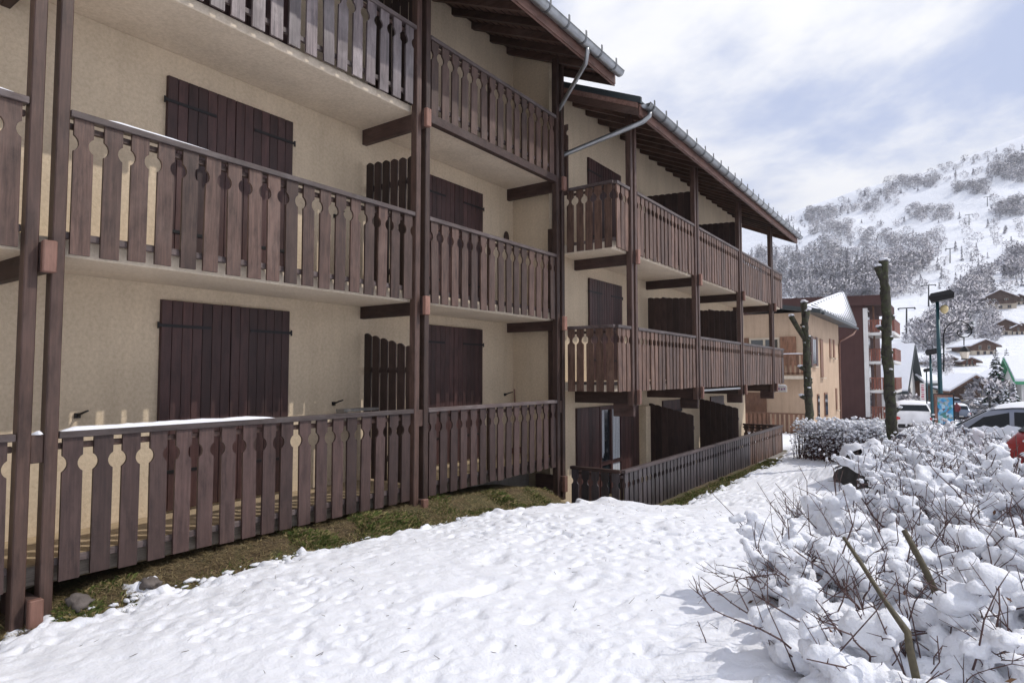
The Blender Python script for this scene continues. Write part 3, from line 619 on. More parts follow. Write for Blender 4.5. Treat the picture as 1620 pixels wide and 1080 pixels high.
# ------------------------------------------------------------------ turf, stones, twig litter along the near block
M['grass'] = m_island('turf_blades', [(0.0, (0.05, 0.075, 0.018)), (0.45, (0.11, 0.135, 0.035)), (0.62, (0.20, 0.18, 0.07)), (0.8, (0.33, 0.26, 0.13)), (1.0, (0.12, 0.085, 0.045))])
def turf():
    g = np.random.default_rng(5); n = 150000; y = np.where(g.random(n) < .86, g.uniform(1.2, 10, n), g.uniform(11, 20, n)); xe = np.interp(y, _ey, _ex); near = y < 10
    x = np.where(near, g.uniform(0, 1, n) * (xe + .22 + 6.0) - 6.0, g.uniform(0, 1, n) * (xe + .1 + 4.70) - 4.70); cl = fbm(x * 2.3, y * 2.3, 61, 2); gr = (x + 5.9) / (xe + 6.1)
    ok = (~near & (g.random(n) < .5)) | (near & (g.random(n) < .03 + .55 * np.clip(cl, -.3, 1) + .42 * np.clip(gr, 0, 1))); x, y, cl = x[ok], y[ok], cl[ok]; n = len(x)
    z = gz(x, y) - .02; h = g.uniform(.016, .055, n) * (1 + np.clip(cl, 0, 1)); a = g.uniform(0, 6.28, n); w = g.uniform(.0022, .005, n); le = g.uniform(.2, 1.4, n); dx, dy = np.cos(a), np.sin(a); px, py = -dy * w, dx * w
    V = np.stack([np.stack([x - px, y - py, z], 1), np.stack([x + px, y + py, z], 1), np.stack([x + dx * h * le * .5 + px * .6, y + dy * h * le * .5 + py * .6, z + h * .65], 1), np.stack([x + dx * h * le, y + dy * h * le, z + h * np.where(le < .8, 1, .7)], 1)], 1).reshape(-1, 3)
    f = []
    for k in range(n): f += [(4 * k, 4 * k + 1, 4 * k + 2), (4 * k, 4 * k + 2, 4 * k + 3)]
    return tag(put('turf', to_mesh('turf', V, f, M['grass'])), 'short green and straw-coloured turf strip along the railing', 'grass', kind='stuff')
turf()
def straw():
    g = np.random.default_rng(15); n = 26000; y = g.uniform(1.2, 9.8, n); xe = np.interp(y, _ey, _ex); x = g.uniform(0, 1, n) * (xe + .15 + 6.2) - 6.2; z = gz(x, y) - .012 + g.uniform(0, .012, n); L = g.uniform(.03, .12, n); a = g.uniform(0, 6.28, n); w = g.uniform(.0015, .0035, n); dx, dy = np.cos(a), np.sin(a)
    V = np.stack([np.stack([x - dy * w, y + dx * w, z], 1), np.stack([x + dy * w, y - dx * w, z], 1), np.stack([x + dx * L, y + dy * L, z + g.uniform(-.004, .03, n)], 1)], 1).reshape(-1, 3)
    return tag(put('straw_litter', to_mesh('straw_litter', V, [(3 * k, 3 * k + 1, 3 * k + 2) for k in range(n)], M['straw'])), 'matted dry straw lying on the bare strip under the railing', 'straw', kind='stuff')
M['straw'] = m_island('dry_straw', [(0.0, (0.10, 0.07, 0.035)), (0.5, (0.24, 0.18, 0.09)), (1.0, (0.42, 0.34, 0.19))])
straw()
def crumbs():
    g = random.Random(19); m = MB(); bm = bmesh.new(); bmesh.ops.create_icosphere(bm, subdivisions=2, radius=1); iv = [v.co.copy() for v in bm.verts]; iF = [tuple(v.index for v in f.verts) for f in bm.faces]; bm.free(); K = 900
    ys_ = np.array([g.uniform(1.5, 9.6) if k % 4 else g.uniform(11, 20) for k in range(K)]); xs_ = np.interp(ys_, _ey, _ex) + np.array([g.gauss(.03, .07) for k in range(K)]); zs_ = gz(xs_, ys_)
    for x, y, z in zip(xs_, ys_, zs_):
        r = .007 + .026 * g.random() ** 3; sx, sy, sz = r * g.uniform(.7, 2.0), r * g.uniform(.7, 2.0), r * g.uniform(.4, .9); o = g.uniform(0, 50)
        m.add([(x + v.x * sx * (1 + .75 * mnoise.noise(v * 2.1 + Vector((o, 0, 0)))), y + v.y * sy * (1 + .75 * mnoise.noise(v * 2.1 + Vector((0, o, 0)))), z + sz * .35 + v.z * sz * (1 + .7 * mnoise.noise(v * 2.3 + Vector((0, 0, o))))) for v in iv], iF)
    return tag(m.build('snow_crumbs', M['snow'], None, (0, 0, 0), True), 'melting crumbs of snow scattered along the turf edge', 'snow', kind='stuff')
crumbs()
def litter():
    g = np.random.default_rng(23); n = 170; x = g.uniform(-5.2, -1.2, n); y = g.uniform(1.8, 9, n); z = snow_z(x, y)[0]; m = MB()
    for k in range(n):
        a = g.uniform(0, 6.28); L = g.uniform(.012, .05); p = Vector((x[k], y[k], z[k])); u = Vector((math.cos(a), math.sin(a), g.uniform(0, .8))) * L; m.tube([p - u * .3, p + u], [.0022, .0012], 4)
    return tag(m.build('twig_litter', M['twigl']), 'tiny dark twigs and grass tips dotting the snow lawn', 'litter', kind='stuff')
M['twigl'] = m_plain('litter', (0.05, 0.035, 0.025), .9)
litter()
def stone(name, p, r, label, cat='stone', mat=None, seed=1, sub=3, flat=.7):
    bm = bmesh.new(); bmesh.ops.create_icosphere(bm, subdivisions=sub, radius=1)
    for v in bm.verts:
        n = mnoise.fractal(v.co * 1.3 + Vector((seed * 7.1, 0, 0)), 0.8, 2.0, 4); v.co *= 1 + .5 * n; v.co.x *= r[0]; v.co.y *= r[1]; v.co.z *= r[2]
    me = bpy.data.meshes.new(name); bm.to_mesh(me); bm.free(); me.materials.append(mat or M['rock']); me.polygons.foreach_set('use_smooth', [True] * len(me.polygons))
    return tag(put(name, me, None, p), label, cat)
M['rock'] = m_plain('grey_rock', (0.13, 0.11, 0.10), .9, bump=.8, bscale=14)
for k, (x, y, r, lb) in enumerate(((-5.72, 2.72, .085, 'largest grey stone lying in the grass below the third railing board'), (-5.80, 2.22, .085, 'grey stone at the foot of the railing beside the double post'), (-5.66, 1.86, .05, 'pale small stone in the grass left of the lowest beam end'))):
    stone('stone', (x, y, gz1(x, y) + r * .15), (r * 1.3, r, r * .75), lb, seed=k + 2)

# ------------------------------------------------------------------ snow-laden shrubs
M['twig'] = m_plain('red_brown_bark', (0.085, 0.045, 0.042), .75, bump=.3, bscale=60)
M['stem'] = m_plain('olive_bark', (0.085, 0.07, 0.042), .7, bump=.4, bscale=50)
M['leaf'] = m_island('dry_leaf', [(0, (0.06, 0.03, 0.02)), (.6, (0.14, 0.07, 0.04)), (1, (0.22, 0.13, 0.07))])
def snow_mass(name, blobs, vox, seed=0, amp=.018):
    m = MB(); bm = bmesh.new(); bmesh.ops.create_icosphere(bm, subdivisions=2, radius=1); iv = [v.co.copy() for v in bm.verts]; iF = [tuple(v.index for v in f.verts) for f in bm.faces]; bm.free()
    for (c, r) in blobs:
        c = Vector(c); a = random.uniform(0, 6.28); ca, sa = math.cos(a), math.sin(a)
        m.add([(c.x + (p.x * ca - p.y * sa) * r[0], c.y + (p.x * sa + p.y * ca) * r[1], c.z + p.z * r[2] * (1 if p.z > 0 else .75)) for p in iv], iF)
    me = m.mesh(name, M['snow']); o = bpy.data.objects.new(name, me); col.objects.link(o)
    md = o.modifiers.new('r', 'REMESH'); md.mode = 'VOXEL'; md.voxel_size = vox
    sm = o.modifiers.new('s', 'SMOOTH'); sm.factor = .5; sm.iterations = 2
    dg = bpy.context.evaluated_depsgraph_get(); me2 = bpy.data.meshes.new_from_object(o.evaluated_get(dg)); bpy.data.objects.remove(o); bpy.data.meshes.remove(me)
    n = len(me2.vertices); co = np.empty(n * 3); no = np.empty(n * 3); me2.vertices.foreach_get('co', co); me2.vertices.foreach_get('normal', no)
    co = co.reshape(-1, 3); no = no.reshape(-1, 3)
    u, v, w = co[:, 0], co[:, 1], co[:, 2]
    d = (np.abs(vnoise(u * 7 + w * 5, v * 7 - w * 4, 71 + seed)) + .6 * np.abs(vnoise(u * 15 - w * 9, v * 15 + w * 11, 72 + seed)) - .45) * amp * 1.5
    d += fbm(u * 34 + w * 21, v * 34 - w * 27, 77 + seed, 2) * amp * .42 + np.clip(vnoise(u * 55 + w * 40, v * 55 - w * 33, 79 + seed) - .45, 0, 1) * amp * .8
    co += no * d[:, None]; me2.vertices.foreach_set('co', co.ravel()); me2.name = name
    me2.polygons.foreach_set('use_smooth', [True] * len(me2.polygons)); me2.materials.clear(); me2.materials.append(M['snow']); me2.update(); return me2
def shrub(label, x, y, h, rad, seed, vox=.02, blob=(.06, .13), cover=.8, twigs=1.0, lean=(0, 0), group='snow-covered shrubs of the hedge', extra=None, leaves=20, fine=0, shoots=0):
    r = random.Random(seed); random.seed(seed); h *= .66; z0 = gz1(x, y) + .12
    t = thing('snowy_shrub', (x, y, z0), label, 'shrub', group); br = MB(); bl = []; lv = MB(); tips = []
    def grow(p, d, L, w, lvl):
        load = r.random() < cover * (.55, .85, .6)[lvl]; sc_ = r.uniform(.65, 1.25); n = 5 if lvl == 0 else 4; pts = [p]; q = p.copy(); dd = d.copy()
        for k in range(n):
            dd = (dd + Vector((r.gauss(0, .16), r.gauss(0, .16), r.gauss(.03, .10)))).normalized(); q = q + dd * (L / n); pts.append(q.copy())
        br.tube(pts, [w * (1 - .62 * k / n) for k in range(n + 1)], 6 if lvl == 0 else 4, 0, lvl == 0)
        if lvl < 2:
            for k in range(r.randint(3, 5) if lvl == 0 else r.randint(2, 4)):
                f = r.uniform(.35, 1.0); b = pts[min(n, int(f * n))]
                a = r.uniform(0, 6.28); nd = (dd * .7 + Vector((math.cos(a), math.sin(a), r.uniform(-.1, .55))) * .8).normalized()
                grow(b, nd, L * r.uniform(.38, .62), w * .52, lvl + 1)
        for k, b in enumerate(pts[1:]):
            if b.z > h * .25 and load and (lvl < 2 or r.random() < .6):
                a_ = pts[k]; m_ = max(1, int((b - a_).length / .035))
                for i_ in range(m_):
                    s = r.uniform(*blob) * (.85 if lvl == 0 else .72 if lvl == 1 else .48) * sc_; e = r.uniform(.75, 1.4); c_ = a_.lerp(b, (i_ + r.random()) / m_)
                    bl.append((c_ + Vector((r.gauss(0, .012), r.gauss(0, .012), s * .42)), (s * e, s / e * 1.1, s * r.uniform(.5, .8))))
        tips.append((pts[-1], dd))
    ns = int(12 + 8 * rad)
    for k in range(ns):
        a = 2 * math.pi * k / ns + r.uniform(-.3, .3); o = r.uniform(.05, .55) * rad
        p = Vector((o * math.cos(a), o * math.sin(a), -.1)); d = Vector((math.cos(a) * rad * .75 + lean[0], math.sin(a) * rad * .75 + lean[1], h * 1.0)).normalized()
        grow(p, d, h * r.uniform(.75, 1.05), r.uniform(.008, .013), 0)
    # loose twigs that stand out of the snow
    for k in range(int(36 * twigs)):
        b, d = r.choice(tips); a = r.uniform(0, 6.28)
        d = (d + Vector((math.cos(a) * .6, math.sin(a) * .6, r.uniform(-.2, .8)))).normalized(); L = r.uniform(.10, .42) * (.55 if fine else 1); w = r.uniform(.0024, .0046)
        p1 = b + d * L * .5 + Vector((r.gauss(0, .012), r.gauss(0, .012), 0)); p2 = b + d * L + Vector((r.gauss(0, .03), r.gauss(0, .03), 0))
        br.tube([b - d * .08, b, p1, p2], [w * 1.2, w, w * .8, w * .5], 4)
        for q in range(2):
            e = p1.lerp(p2, r.random()); g = Vector((r.gauss(0, 1), r.gauss(0, 1), r.gauss(.4, .6))).normalized(); br.tube([e, e + g * r.uniform(.015, .07)], [w * .7, w * .3], 4)
    for k in range(shoots):                   # long forking shoots with short spurs
        a = r.uniform(0, 6.28); o = rad * r.uniform(.1, .8); q = Vector((o * math.cos(a), o * math.sin(a), h * r.uniform(.15, .55))); dd = Vector((math.cos(a) * .7 - .25, math.sin(a) * .7 - .25, r.uniform(.5, 1.2))).normalized(); pts = [q]; L = r.uniform(.25, .58); n = 9; w = r.uniform(.0035, .0062)
        for i in range(n):
            dd = (dd + Vector((r.gauss(0, .2), r.gauss(0, .2), r.gauss(-.03, .16)))).normalized(); q = q + dd * (L / n); pts.append(q.copy())
            g = Vector((r.gauss(0, 1), r.gauss(0, 1), r.gauss(.2, .7))).normalized(); br.tube([q - g * .004, q + g * r.uniform(.010, .028)], [w * .7, w * .25], 4)
            if i > 2 and r.random() < .4:
                g = (dd + g * .9).normalized(); l2 = r.uniform(.08, .24); e1 = q + g * l2 * .5 + Vector((r.gauss(0, .012), 0, r.gauss(0, .012))); e2 = q + g * l2; br.tube([q, e1, e2], [w * .65, w * .5, w * .25], 4); f2 = (g + Vector((r.gauss(0, .6), r.gauss(0, .6), .3))).normalized(); br.tube([e1, e1 + f2 * l2 * .5], [w * .45, w * .2], 4)
        br.tube(pts, [w * (1 - .6 * i / n) for i in range(n + 1)], 5)
    if fine:                                  # separate tufts of snow sitting on the twigs
        tf = MB(); bm = bmesh.new(); bmesh.ops.create_icosphere(bm, subdivisions=1, radius=1); iv = [v.co.copy() for v in bm.verts]; iF = [tuple(v.index for v in f.verts) for f in bm.faces]; bm.free()
        for k in range(fine):
            b, d = r.choice(tips); b = b + Vector((r.gauss(0, .09), r.gauss(0, .09), r.uniform(-.10, .12))); u = Vector((r.gauss(0, .5), r.gauss(0, .5), 1)).normalized(); br.tube([b - u * .12, b, b + u * r.uniform(.01, .06)], [.004, .003, .0015], 4)
            sx, sy, sz = r.uniform(.014, .036), r.uniform(.014, .036), r.uniform(.012, .024); tf.add([(b.x + v.x * sx, b.y + v.y * sy, b.z + sz * .5 + v.z * sz) for v in iv], iF)
        tag(put('snow_tufts', tf.mesh('snow_tufts', M['snow'], True), t, (x, y, z0)), kind='stuff')
    # snow caught low in the middle of the bush
    for k in range(int(20 * rad)):
        a = r.uniform(0, 6.28); o = rad * math.sqrt(r.random()) * .85; s = r.uniform(.06, .13)
        bl.append((Vector((o * math.cos(a), o * math.sin(a), h * r.uniform(.02, .5) * (1 - .4 * o / rad))), (s * 1.3, s * 1.2, s * .6)))
    for k in range(leaves):
        b, d = r.choice(tips); b = b + Vector((r.gauss(0, .04), r.gauss(0, .04), -r.uniform(.02, .12))); s = r.uniform(.012, .024); a = r.uniform(0, 6.28)
        u = Vector((math.cos(a), math.sin(a), r.uniform(-.5, .2))) * s; w = Vector((-math.sin(a), math.cos(a), r.uniform(-.6, .6))) * s * .45
        lv.add([b, b + u + w + Vector((0, 0, -s * .5)), b + u * 2 + Vector((0, 0, -s)), b + u - w + Vector((0, 0, -s * .5))], [(0, 1, 2), (0, 2, 3)])
    tag(put('branches', br.mesh('branches', M['twig'], True), t, (x, y, z0)), kind='stuff')
    if bl: tag(put('snow_clumps', snow_mass('snow_clumps', bl, vox, seed, min(.022, vox * 1.15)), t, (x, y, z0)), kind='stuff')
    if lv.v: tag(put('dry_leaves', lv.mesh('dry_leaves', M['leaf']), t, (x, y, z0)), kind='stuff')
    for pts, rd in (extra or []):
        m = MB(); m.tube(pts, rd, 10); m.build('pruned_stem', M['stem'], t, pts[0], True)
    return t
def P(px, py, d): return CAMP + ray(px, py) * d
ex1 = [([P(1462, 1130, 2.55), P(1450, 1075, 2.57), P(1438, 1020, 2.6), P(1436, 1000, 2.62), P(1400, 950, 2.75), P(1362, 890, 2.9), P(1335, 850, 3.05)], [.017, .016, .0155, .015, .0105, .0095, .008])]
ex2 = [([P(1486, 950, 3.1), P(1466, 905, 3.15), P(1445, 865, 3.2), P(1430, 838, 3.25)], [.017, .016, .015, .014])]
shrub('snow-laden shrub nearest the snowy lawn, twigs reaching out over it at left', -.74, 4.5, .86, .5, 101, .014, (.035, .115), .85, 1.3, (-.1, 0), shoots=20)
shrub('snow-laden shrub with the long bent olive stem at the bottom of the picture', -.42, 3.55, .72, .60, 102, .014, (.035, .12), .85, 1.3, (-.1, 0), extra=ex1, shoots=16)
shrub('snow-laden shrub in the bottom right corner with dry hanging leaves', .28, 3.75, .92, .62, 103, .014, (.035, .12), .85, 1.2, leaves=160, shoots=22)
shrub('snow-laden shrub with a thick upright cut stem behind the bent olive stem', -.12, 4.75, .92, .62, 104, .015, (.035, .12), .9, 1.1, extra=ex2, shoots=16)
shrub('snow-laden shrub at the right picture edge level with the lawn shrub', .75, 4.85, 1.0, .66, 105, .015, (.035, .12), .9, 1.0, shoots=14)
shrub('rounded snowy shrub, second row back from the lawn edge', -0.4, 5.85, .92, .58, 106, .016, (.035, .11), .9, 1.2, shoots=6)
shrub('rounded snowy shrub, second row back in the middle of the hedge', 0.4, 6.0, 1.05, .62, 107, .016, (.035, .11), .85, 1.3, shoots=6)
shrub('twiggy snowy shrub, second row back at the right picture edge', 1.05, 6.5, 1.2, .6, 108, .02, (.045, .11), 1.0, 1.0, fine=260, shoots=6)
shrub('twiggy snowy shrub on the lawn side of the hedge, below the silver car', -0.25, 7.25, 1.1, .55, 109, .022, (.045, .11), 1.0, 1.0, fine=260, shoots=4)
shrub('twiggy snowy shrub on the street side, below the red car', 0.45, 7.7, 1.3, .58, 110, .022, (.04, .10), 1.0, 1.0, fine=420)
shrub('snowy shrub on the lawn side halfway to the boulder', -0.3, 8.7, 1.3, .52, 111, .024, (.04, .10), 1.0, 1.0, fine=420)
shrub('snowy shrub on the street side halfway to the parked silver car', 0.3, 9.1, 1.45, .55, 112, .024, (.04, .09), 1.0, 1.0, fine=620)
shrub('frosty shrub just before the boulder on the lawn side', -0.4, 10.4, 1.55, .52, 113, .026, (.04, .09), 1.0, 1.0, fine=620)
shrub('frosty shrub in front of the silver car bonnet', 0.05, 10.8, 1.75, .52, 114, .026, (.035, .085), 1.0, 1.0, fine=620)
shrub('frosty shrub beside the right flank of the boulder', -0.42, 12.4, 1.75, .55, 115, .028, (.035, .085), 1.0, 1.0, fine=620)
shrub('frosty shrub behind the right flank of the boulder, below the tall trunk', -0.42, 14.4, 1.75, .6, 116, .03, (.035, .085), 1.0, 1.0, fine=620)
shrub('low twiggy bush poking out of the snow lawn beside the hedge', -1.62, 9.0, .32, .42, 117, .024, (.03, .055), .35, 1.8, group='low bushes', leaves=0)
# a few bare shoots along the lawn
for k, (px, py, d, L, lb) in enumerate(((1130, 1075, 3.5, .32, 'single bare reddish shoot standing in the shaded snow at the bottom'), (1420, 840, 6.2, .62, 'single tall bare reddish shoot rising between two shrubs'))):
    b = P(px, py, d); m = MB(); g = Vector((-.25, .1, .9)) if k == 0 else Vector((.02, 0, 1))
    m.tube([b - g * .1, b + g * L * .35 + Vector((.01, 0, 0)), b + g * L * .7, b + g * L + Vector((-.02, 0, 0))], [.005, .004, .0035, .002], 5); tag(m.build('bare_shoot', M['twig'], None, b, True), lb, 'shoot')
# clipped hedge at the far end
def clipped_hedge():
    r = random.Random(31); t = thing('clipped_hedge', (-2.9, 18.6, gz1(-2.9, 18.6)), 'clipped frosty hedge row with bare purple stems behind the boulder', 'hedge')
    br = MB(); bl = MB(); bm = bmesh.new(); bmesh.ops.create_icosphere(bm, subdivisions=1, radius=1); iv = [v.co.copy() for v in bm.verts]; iF = [tuple(v.index for v in f.verts) for f in bm.faces]; bm.free()
    pth = [Vector((-3.95, 19.7, 0)), Vector((-2.6, 18.3, 0)), Vector((-2.25, 17.9, 0)), Vector((-2.05, 17.7, 0))]
    for k in range(1000):
        s = r.random() * 3; i = min(2, int(s)); s = s if s < 2 else 2 * r.random(); i = min(2, int(s)); p = pth[i].lerp(pth[i + 1], s - i); p = p + Vector((r.uniform(-.05, .75), r.uniform(-.05, .7), 0)); z = gz1(p.x, p.y) + .03
        H = r.uniform(.75, 1.12); q = Vector((p.x, p.y, z)); pts = [q]
        for j in range(4): q = q + Vector((r.gauss(0, .035), r.gauss(0, .035), H / 4)); pts.append(q.copy())
        br.tube(pts, [.009, .007, .005, .004, .002], 4, 0, False)
        for j in range(3):
            e = pts[r.randint(1, 4)]; g = Vector((r.gauss(0, .7), r.gauss(0, .7), r.uniform(.2, 1))).normalized(); f = e + g * r.uniform(.06, .18); br.tube([e, f], [.004, .002], 3, 0, False); pts.append(f)
        for e in pts[1:]:
            hh = (e.z - z) / 1.0
            if r.random() < .25 + .8 * hh:
                sz = r.uniform(.018, .045) * (.6 + .5 * hh); bl.add([(e.x + v.x * sz * r.uniform(.8, 1.3), e.y + v.y * sz * r.uniform(.8, 1.3), e.z + sz * .4 + v.z * sz * .8) for v in iv], iF)
    tag(br.build('stems', M['twig'], t, t.location), kind='stuff'); tag(bl.build('snow_tufts', M['snow'], t, t.location, True), kind='stuff')
clipped_hedge()
# boulder with its snow cap
bp = Vector((-1.50, 14.2, gz1(-1.50, 14.2)))
M['darkrock'] = m_plain('dark_rock', (0.045, 0.042, 0.04), .9, bump=1.0, bscale=9)
bo = thing('boulder', bp, 'dark round boulder capped with snow beside the end of the hedge', 'boulder')
def lump(name, c, r, mat, seed, parent, sub=4, amp=.3, cut=None):
    bm = bmesh.new(); bmesh.ops.create_icosphere(bm, subdivisions=sub, radius=1)
    for v in bm.verts:
        n = mnoise.fractal(v.co * 1.6 + Vector((seed * 3.7, 1, 0)), .8, 2.0, 4); v.co *= 1 + amp * n; v.co = Vector((v.co.x * r[0], v.co.y * r[1], v.co.z * r[2]))
    if cut is not None:
        dl = [v for v in bm.verts if v.co.z < cut * r[2] + .42 * mnoise.noise(v.co * 5.5)]; bmesh.ops.delete(bm, geom=dl, context='VERTS')
    me = bpy.data.meshes.new(name); bm.to_mesh(me); bm.free(); me.materials.append(mat); me.polygons.foreach_set('use_smooth', [True] * len(me.polygons)); return put(name, me, parent, c)
lump('rock', bp + Vector((0, 0, .30)), (.56, .52, .58), M['darkrock'], 4, bo)
lump('snow_cap', bp + Vector((0, 0, .345)), (.585, .545, .625), M['snow'], 4, bo, cut=.30)

# ------------------------------------------------------------------ background: trees, neighbours, village, hillside wood
def m_bark():
    m, nt, b, L = nodes('mossy_bark'); tc = N(nt, 'ShaderNodeTexCoord'); n1 = N(nt, 'ShaderNodeTexNoise', Scale=7.0, Detail=8.0, Roughness=0.7); L(tc.outputs['Object'], n1.inputs['Vector'])
    r = ramp(nt, [(0.34, (0.018, 0.014, 0.013)), (0.5, (0.06, 0.055, 0.04)), (0.6, (0.055, 0.065, 0.028)), (0.74, (0.17, 0.15, 0.13))]); L(n1.outputs['Fac'], r.inputs[0]); L(r.outputs[0], b.inputs['Base Color']); b.inputs['Roughness'].default_value = .95
    bp = N(nt, 'ShaderNodeBump', Strength=1.0, Distance=0.06); L(n1.outputs['Fac'], bp.inputs['Height']); L(bp.outputs[0], b.inputs['Normal']); return m
M['bark'] = m_bark()
M['salmon'] = m_plaster('salmon_plaster', (0.55, 0.41, 0.30), .2)
M['maroon'] = m_plaster('maroon_cladding', (0.085, 0.045, 0.042), .2)
M['redwood'] = m_wood('red_balcony_wood', (0.14, 0.045, 0.03), (0.24, 0.09, 0.06), .6, 'Z', .1)
M['brownwood'] = m_wood('orange_brown_wood', (0.13, 0.06, 0.035), (0.24, 0.125, 0.075), .6, 'Z', .2)
M['cream'] = m_plaster('cream_render', (0.60, 0.52, 0.42), .15); M['white'] = m_plaster('white_render', (0.72, 0.71, 0.70), .12)
M['chalet'] = m_wood('chalet_timber', (0.06, 0.03, 0.02), (0.13, 0.07, 0.045), .7, 'Z', .2)
M['teal'] = m_plain('teal_paint', (0.012, 0.06, 0.075), .35, .2); M['dgreen'] = m_plain('green_edge', (0.05, 0.30, 0.14), .5)
M['tarmac'] = m_plain('wet_tarmac', (0.06, 0.058, 0.062), .5, bump=.3, bscale=3)
def pollard(label, base, h, r0, fork, seed, snow_at):
    r = random.Random(seed); t = thing('pollarded_tree', base, label, 'tree', 'pollarded trunks behind the hedge'); m = MB(); n = 14; K = 46; ctr = []; z = 0
    lx = 0; ly = 0
    for k in range(K + 1):
        f = k / K; lx += r.gauss(0, .006); ly += r.gauss(0, .006); c = base + Vector((lx - .06 * f * fork, ly, h * f)); ctr.append(c); rr = r0 * (1.12 - .32 * f)
        for j in range(n):
            a = 2 * math.pi * j / n; q = 1 + .26 * mnoise.noise((math.cos(a) * 1.4, math.sin(a) * 1.4, f * h * 2.2 + seed)) + .18 * mnoise.noise((math.cos(a) * 4, math.sin(a) * 4, f * h * 7))
            m.v.append(tuple(c + Vector((math.cos(a), math.sin(a), 0)) * rr * q))
    for k in range(K):
        for j in range(n): m.f.append((k * n + j, k * n + (j + 1) % n, (k + 1) * n + (j + 1) % n, (k + 1) * n + j)); m.i.append(0)
    m.f.append(tuple(K * n + j for j in range(n))); m.i.append(0)
    tr = m.build('trunk', M['bark'], t, base, True)
    sd = _rt; stubs = []
    for (f, s, L, up, rr) in fork_list[fork]:
        b = ctr[int(f * K)]; e = b + sd * s * L + Vector((0, 0, up)); g = MB(); g.tube([b, b.lerp(e, .5) + Vector((0, 0, -.03)), e], [rr, rr * .95, rr * 1.1], 9); g.build('stub', M['bark'], t, b, True); stubs.append((e, rr * 1.15))
    kn = MB()
    for k in range(16 if fork == 1 else 24):
        f = r.uniform(.1, .98); a = r.uniform(0, 6.28); c = ctr[int(f * K)] + Vector((math.cos(a), math.sin(a), 0)) * r0 * .85
        o = lump('burr', c, (r0 * r.uniform(.25, .5),) * 3, M['bark'], k, t, 2, .4)
        if r.random() < (.45 if fork == 1 else .85): stubs.append((c + Vector((0, 0, r0 * .2)), r0 * r.uniform(.2, .42)))
    stubs.append((ctr[-1], r0 * .85))
    for k, (c, s) in enumerate(stubs): lump('snow_cap', c + Vector((0, 0, s * .35)), (s, s, s * .5), M['snow'], k + 3, t, 3, .55)
    return t
fork_list = {1: [(.90, -1, .17, .42, .075), (.72, 1, .17, .08, .05), (.68, -1, .2, .06, .05), (.30, 1, .2, .1, .05)], 2: [(.76, -1, .50, .85, .085), (.85, 1, .10, .5, .09), (.55, -1, .25, .1, .07), (.35, -1, .25, .1, .07)]}
tp = at_r(1412, 668, 18); pollard('tall mossy pollarded trunk with short snow-capped stubs beside the red balconies', Vector((tp.x, tp.y, gz1(tp.x, tp.y))), 5.15, .122, 1, 3, None)
tp = at_r(1281, 655, 24); pollard('forked pollarded trunk with snow clinging to it before the salmon house', Vector((tp.x, tp.y, gz1(tp.x, tp.y))), 5.1, .128, 2, 8, None)

def flat_window(parent, c, w, h, axis, frame, pane=True, shut=None, sill=True):
    # axis 'x': faces +x; 'y': faces -y
    dx = (0.06, w, h) if axis == 'x' else (w, 0.06, h); f = pbox('window', c, dx, frame, parent, 0)
    o = Vector((.034, 0, 0)) if axis == 'x' else Vector((0, -.034, 0))
    if pane:
        for s in (-1, 1):
            pc = Vector(c) + o + (Vector((0, s * w * .24, 0)) if axis == 'x' else Vector((s * w * .24, 0, 0)))
            pbox('pane', pc, (.012, w * .40, h * .86) if axis == 'x' else (w * .40, .012, h * .86), M['glass'], f, 0)
    if shut:
        for s in (-1, 1):
            pc = Vector(c) + o * .8 + (Vector((0, s * w * .78, 0)) if axis == 'x' else Vector((s * w * .78, 0, 0)))
            pbox('shutter', pc, (.05, w * .5, h * 1.04) if axis == 'x' else (w * .5, .05, h * 1.04), shut, f, 0)
    if sill: pbox('sill', Vector(c) + o * 2.2 - Vector((0, 0, h / 2 + .05)), (.16, w * 1.1, .06) if axis == 'x' else (w * 1.1, .16, .06), M['cream'], f, 0)
    return f
# salmon house beyond the terrace
cx, cy0, cy1 = -6.2, 34.6, 45.0; cb = -1.5
Cc = thing('house', (cx - 4, 40, cb), 'two-storey salmon plastered house with brown shutters beyond the terrace', 'building')
m = MB(); m.box((cx - 5, (cy0 + cy1) / 2, (cb + 5.15) / 2), (10, cy1 - cy0, 5.15 - cb)); m.build('wall', M['salmon'], Cc, (cx, cy0, cb))
m = MB(); v = [(cx + .75, cy0 - .5, 5.0), (cx + .75, 47.2, 5.0), (cx - .15, 47.2, 6.9), (cx - .15, cy0 + 1.2, 5.75), (cx - 5, cy0 + 1.2, 7.6), (cx - 5, 47.2, 8.6)]
m.add([(cx + .75, cy0 - .6, 5.0), (cx + .75, 47.2, 5.0), (cx - 5, 47.2, 6.0), (cx - 5, cy0 - .6, 6.0), (cx + .75, cy0 - .6, 5.22), (cx + .75, 47.2, 5.22), (cx - 5, 47.2, 6.22), (cx - 5, cy0 - .6, 6.22)], [(0, 1, 2, 3), (7, 6, 5, 4), (0, 4, 5, 1), (1, 5, 6, 2), (2, 6, 7, 3), (3, 7, 4, 0)])
rf = m.build('roof', M['flash'], Cc, (cx, cy0, 5))
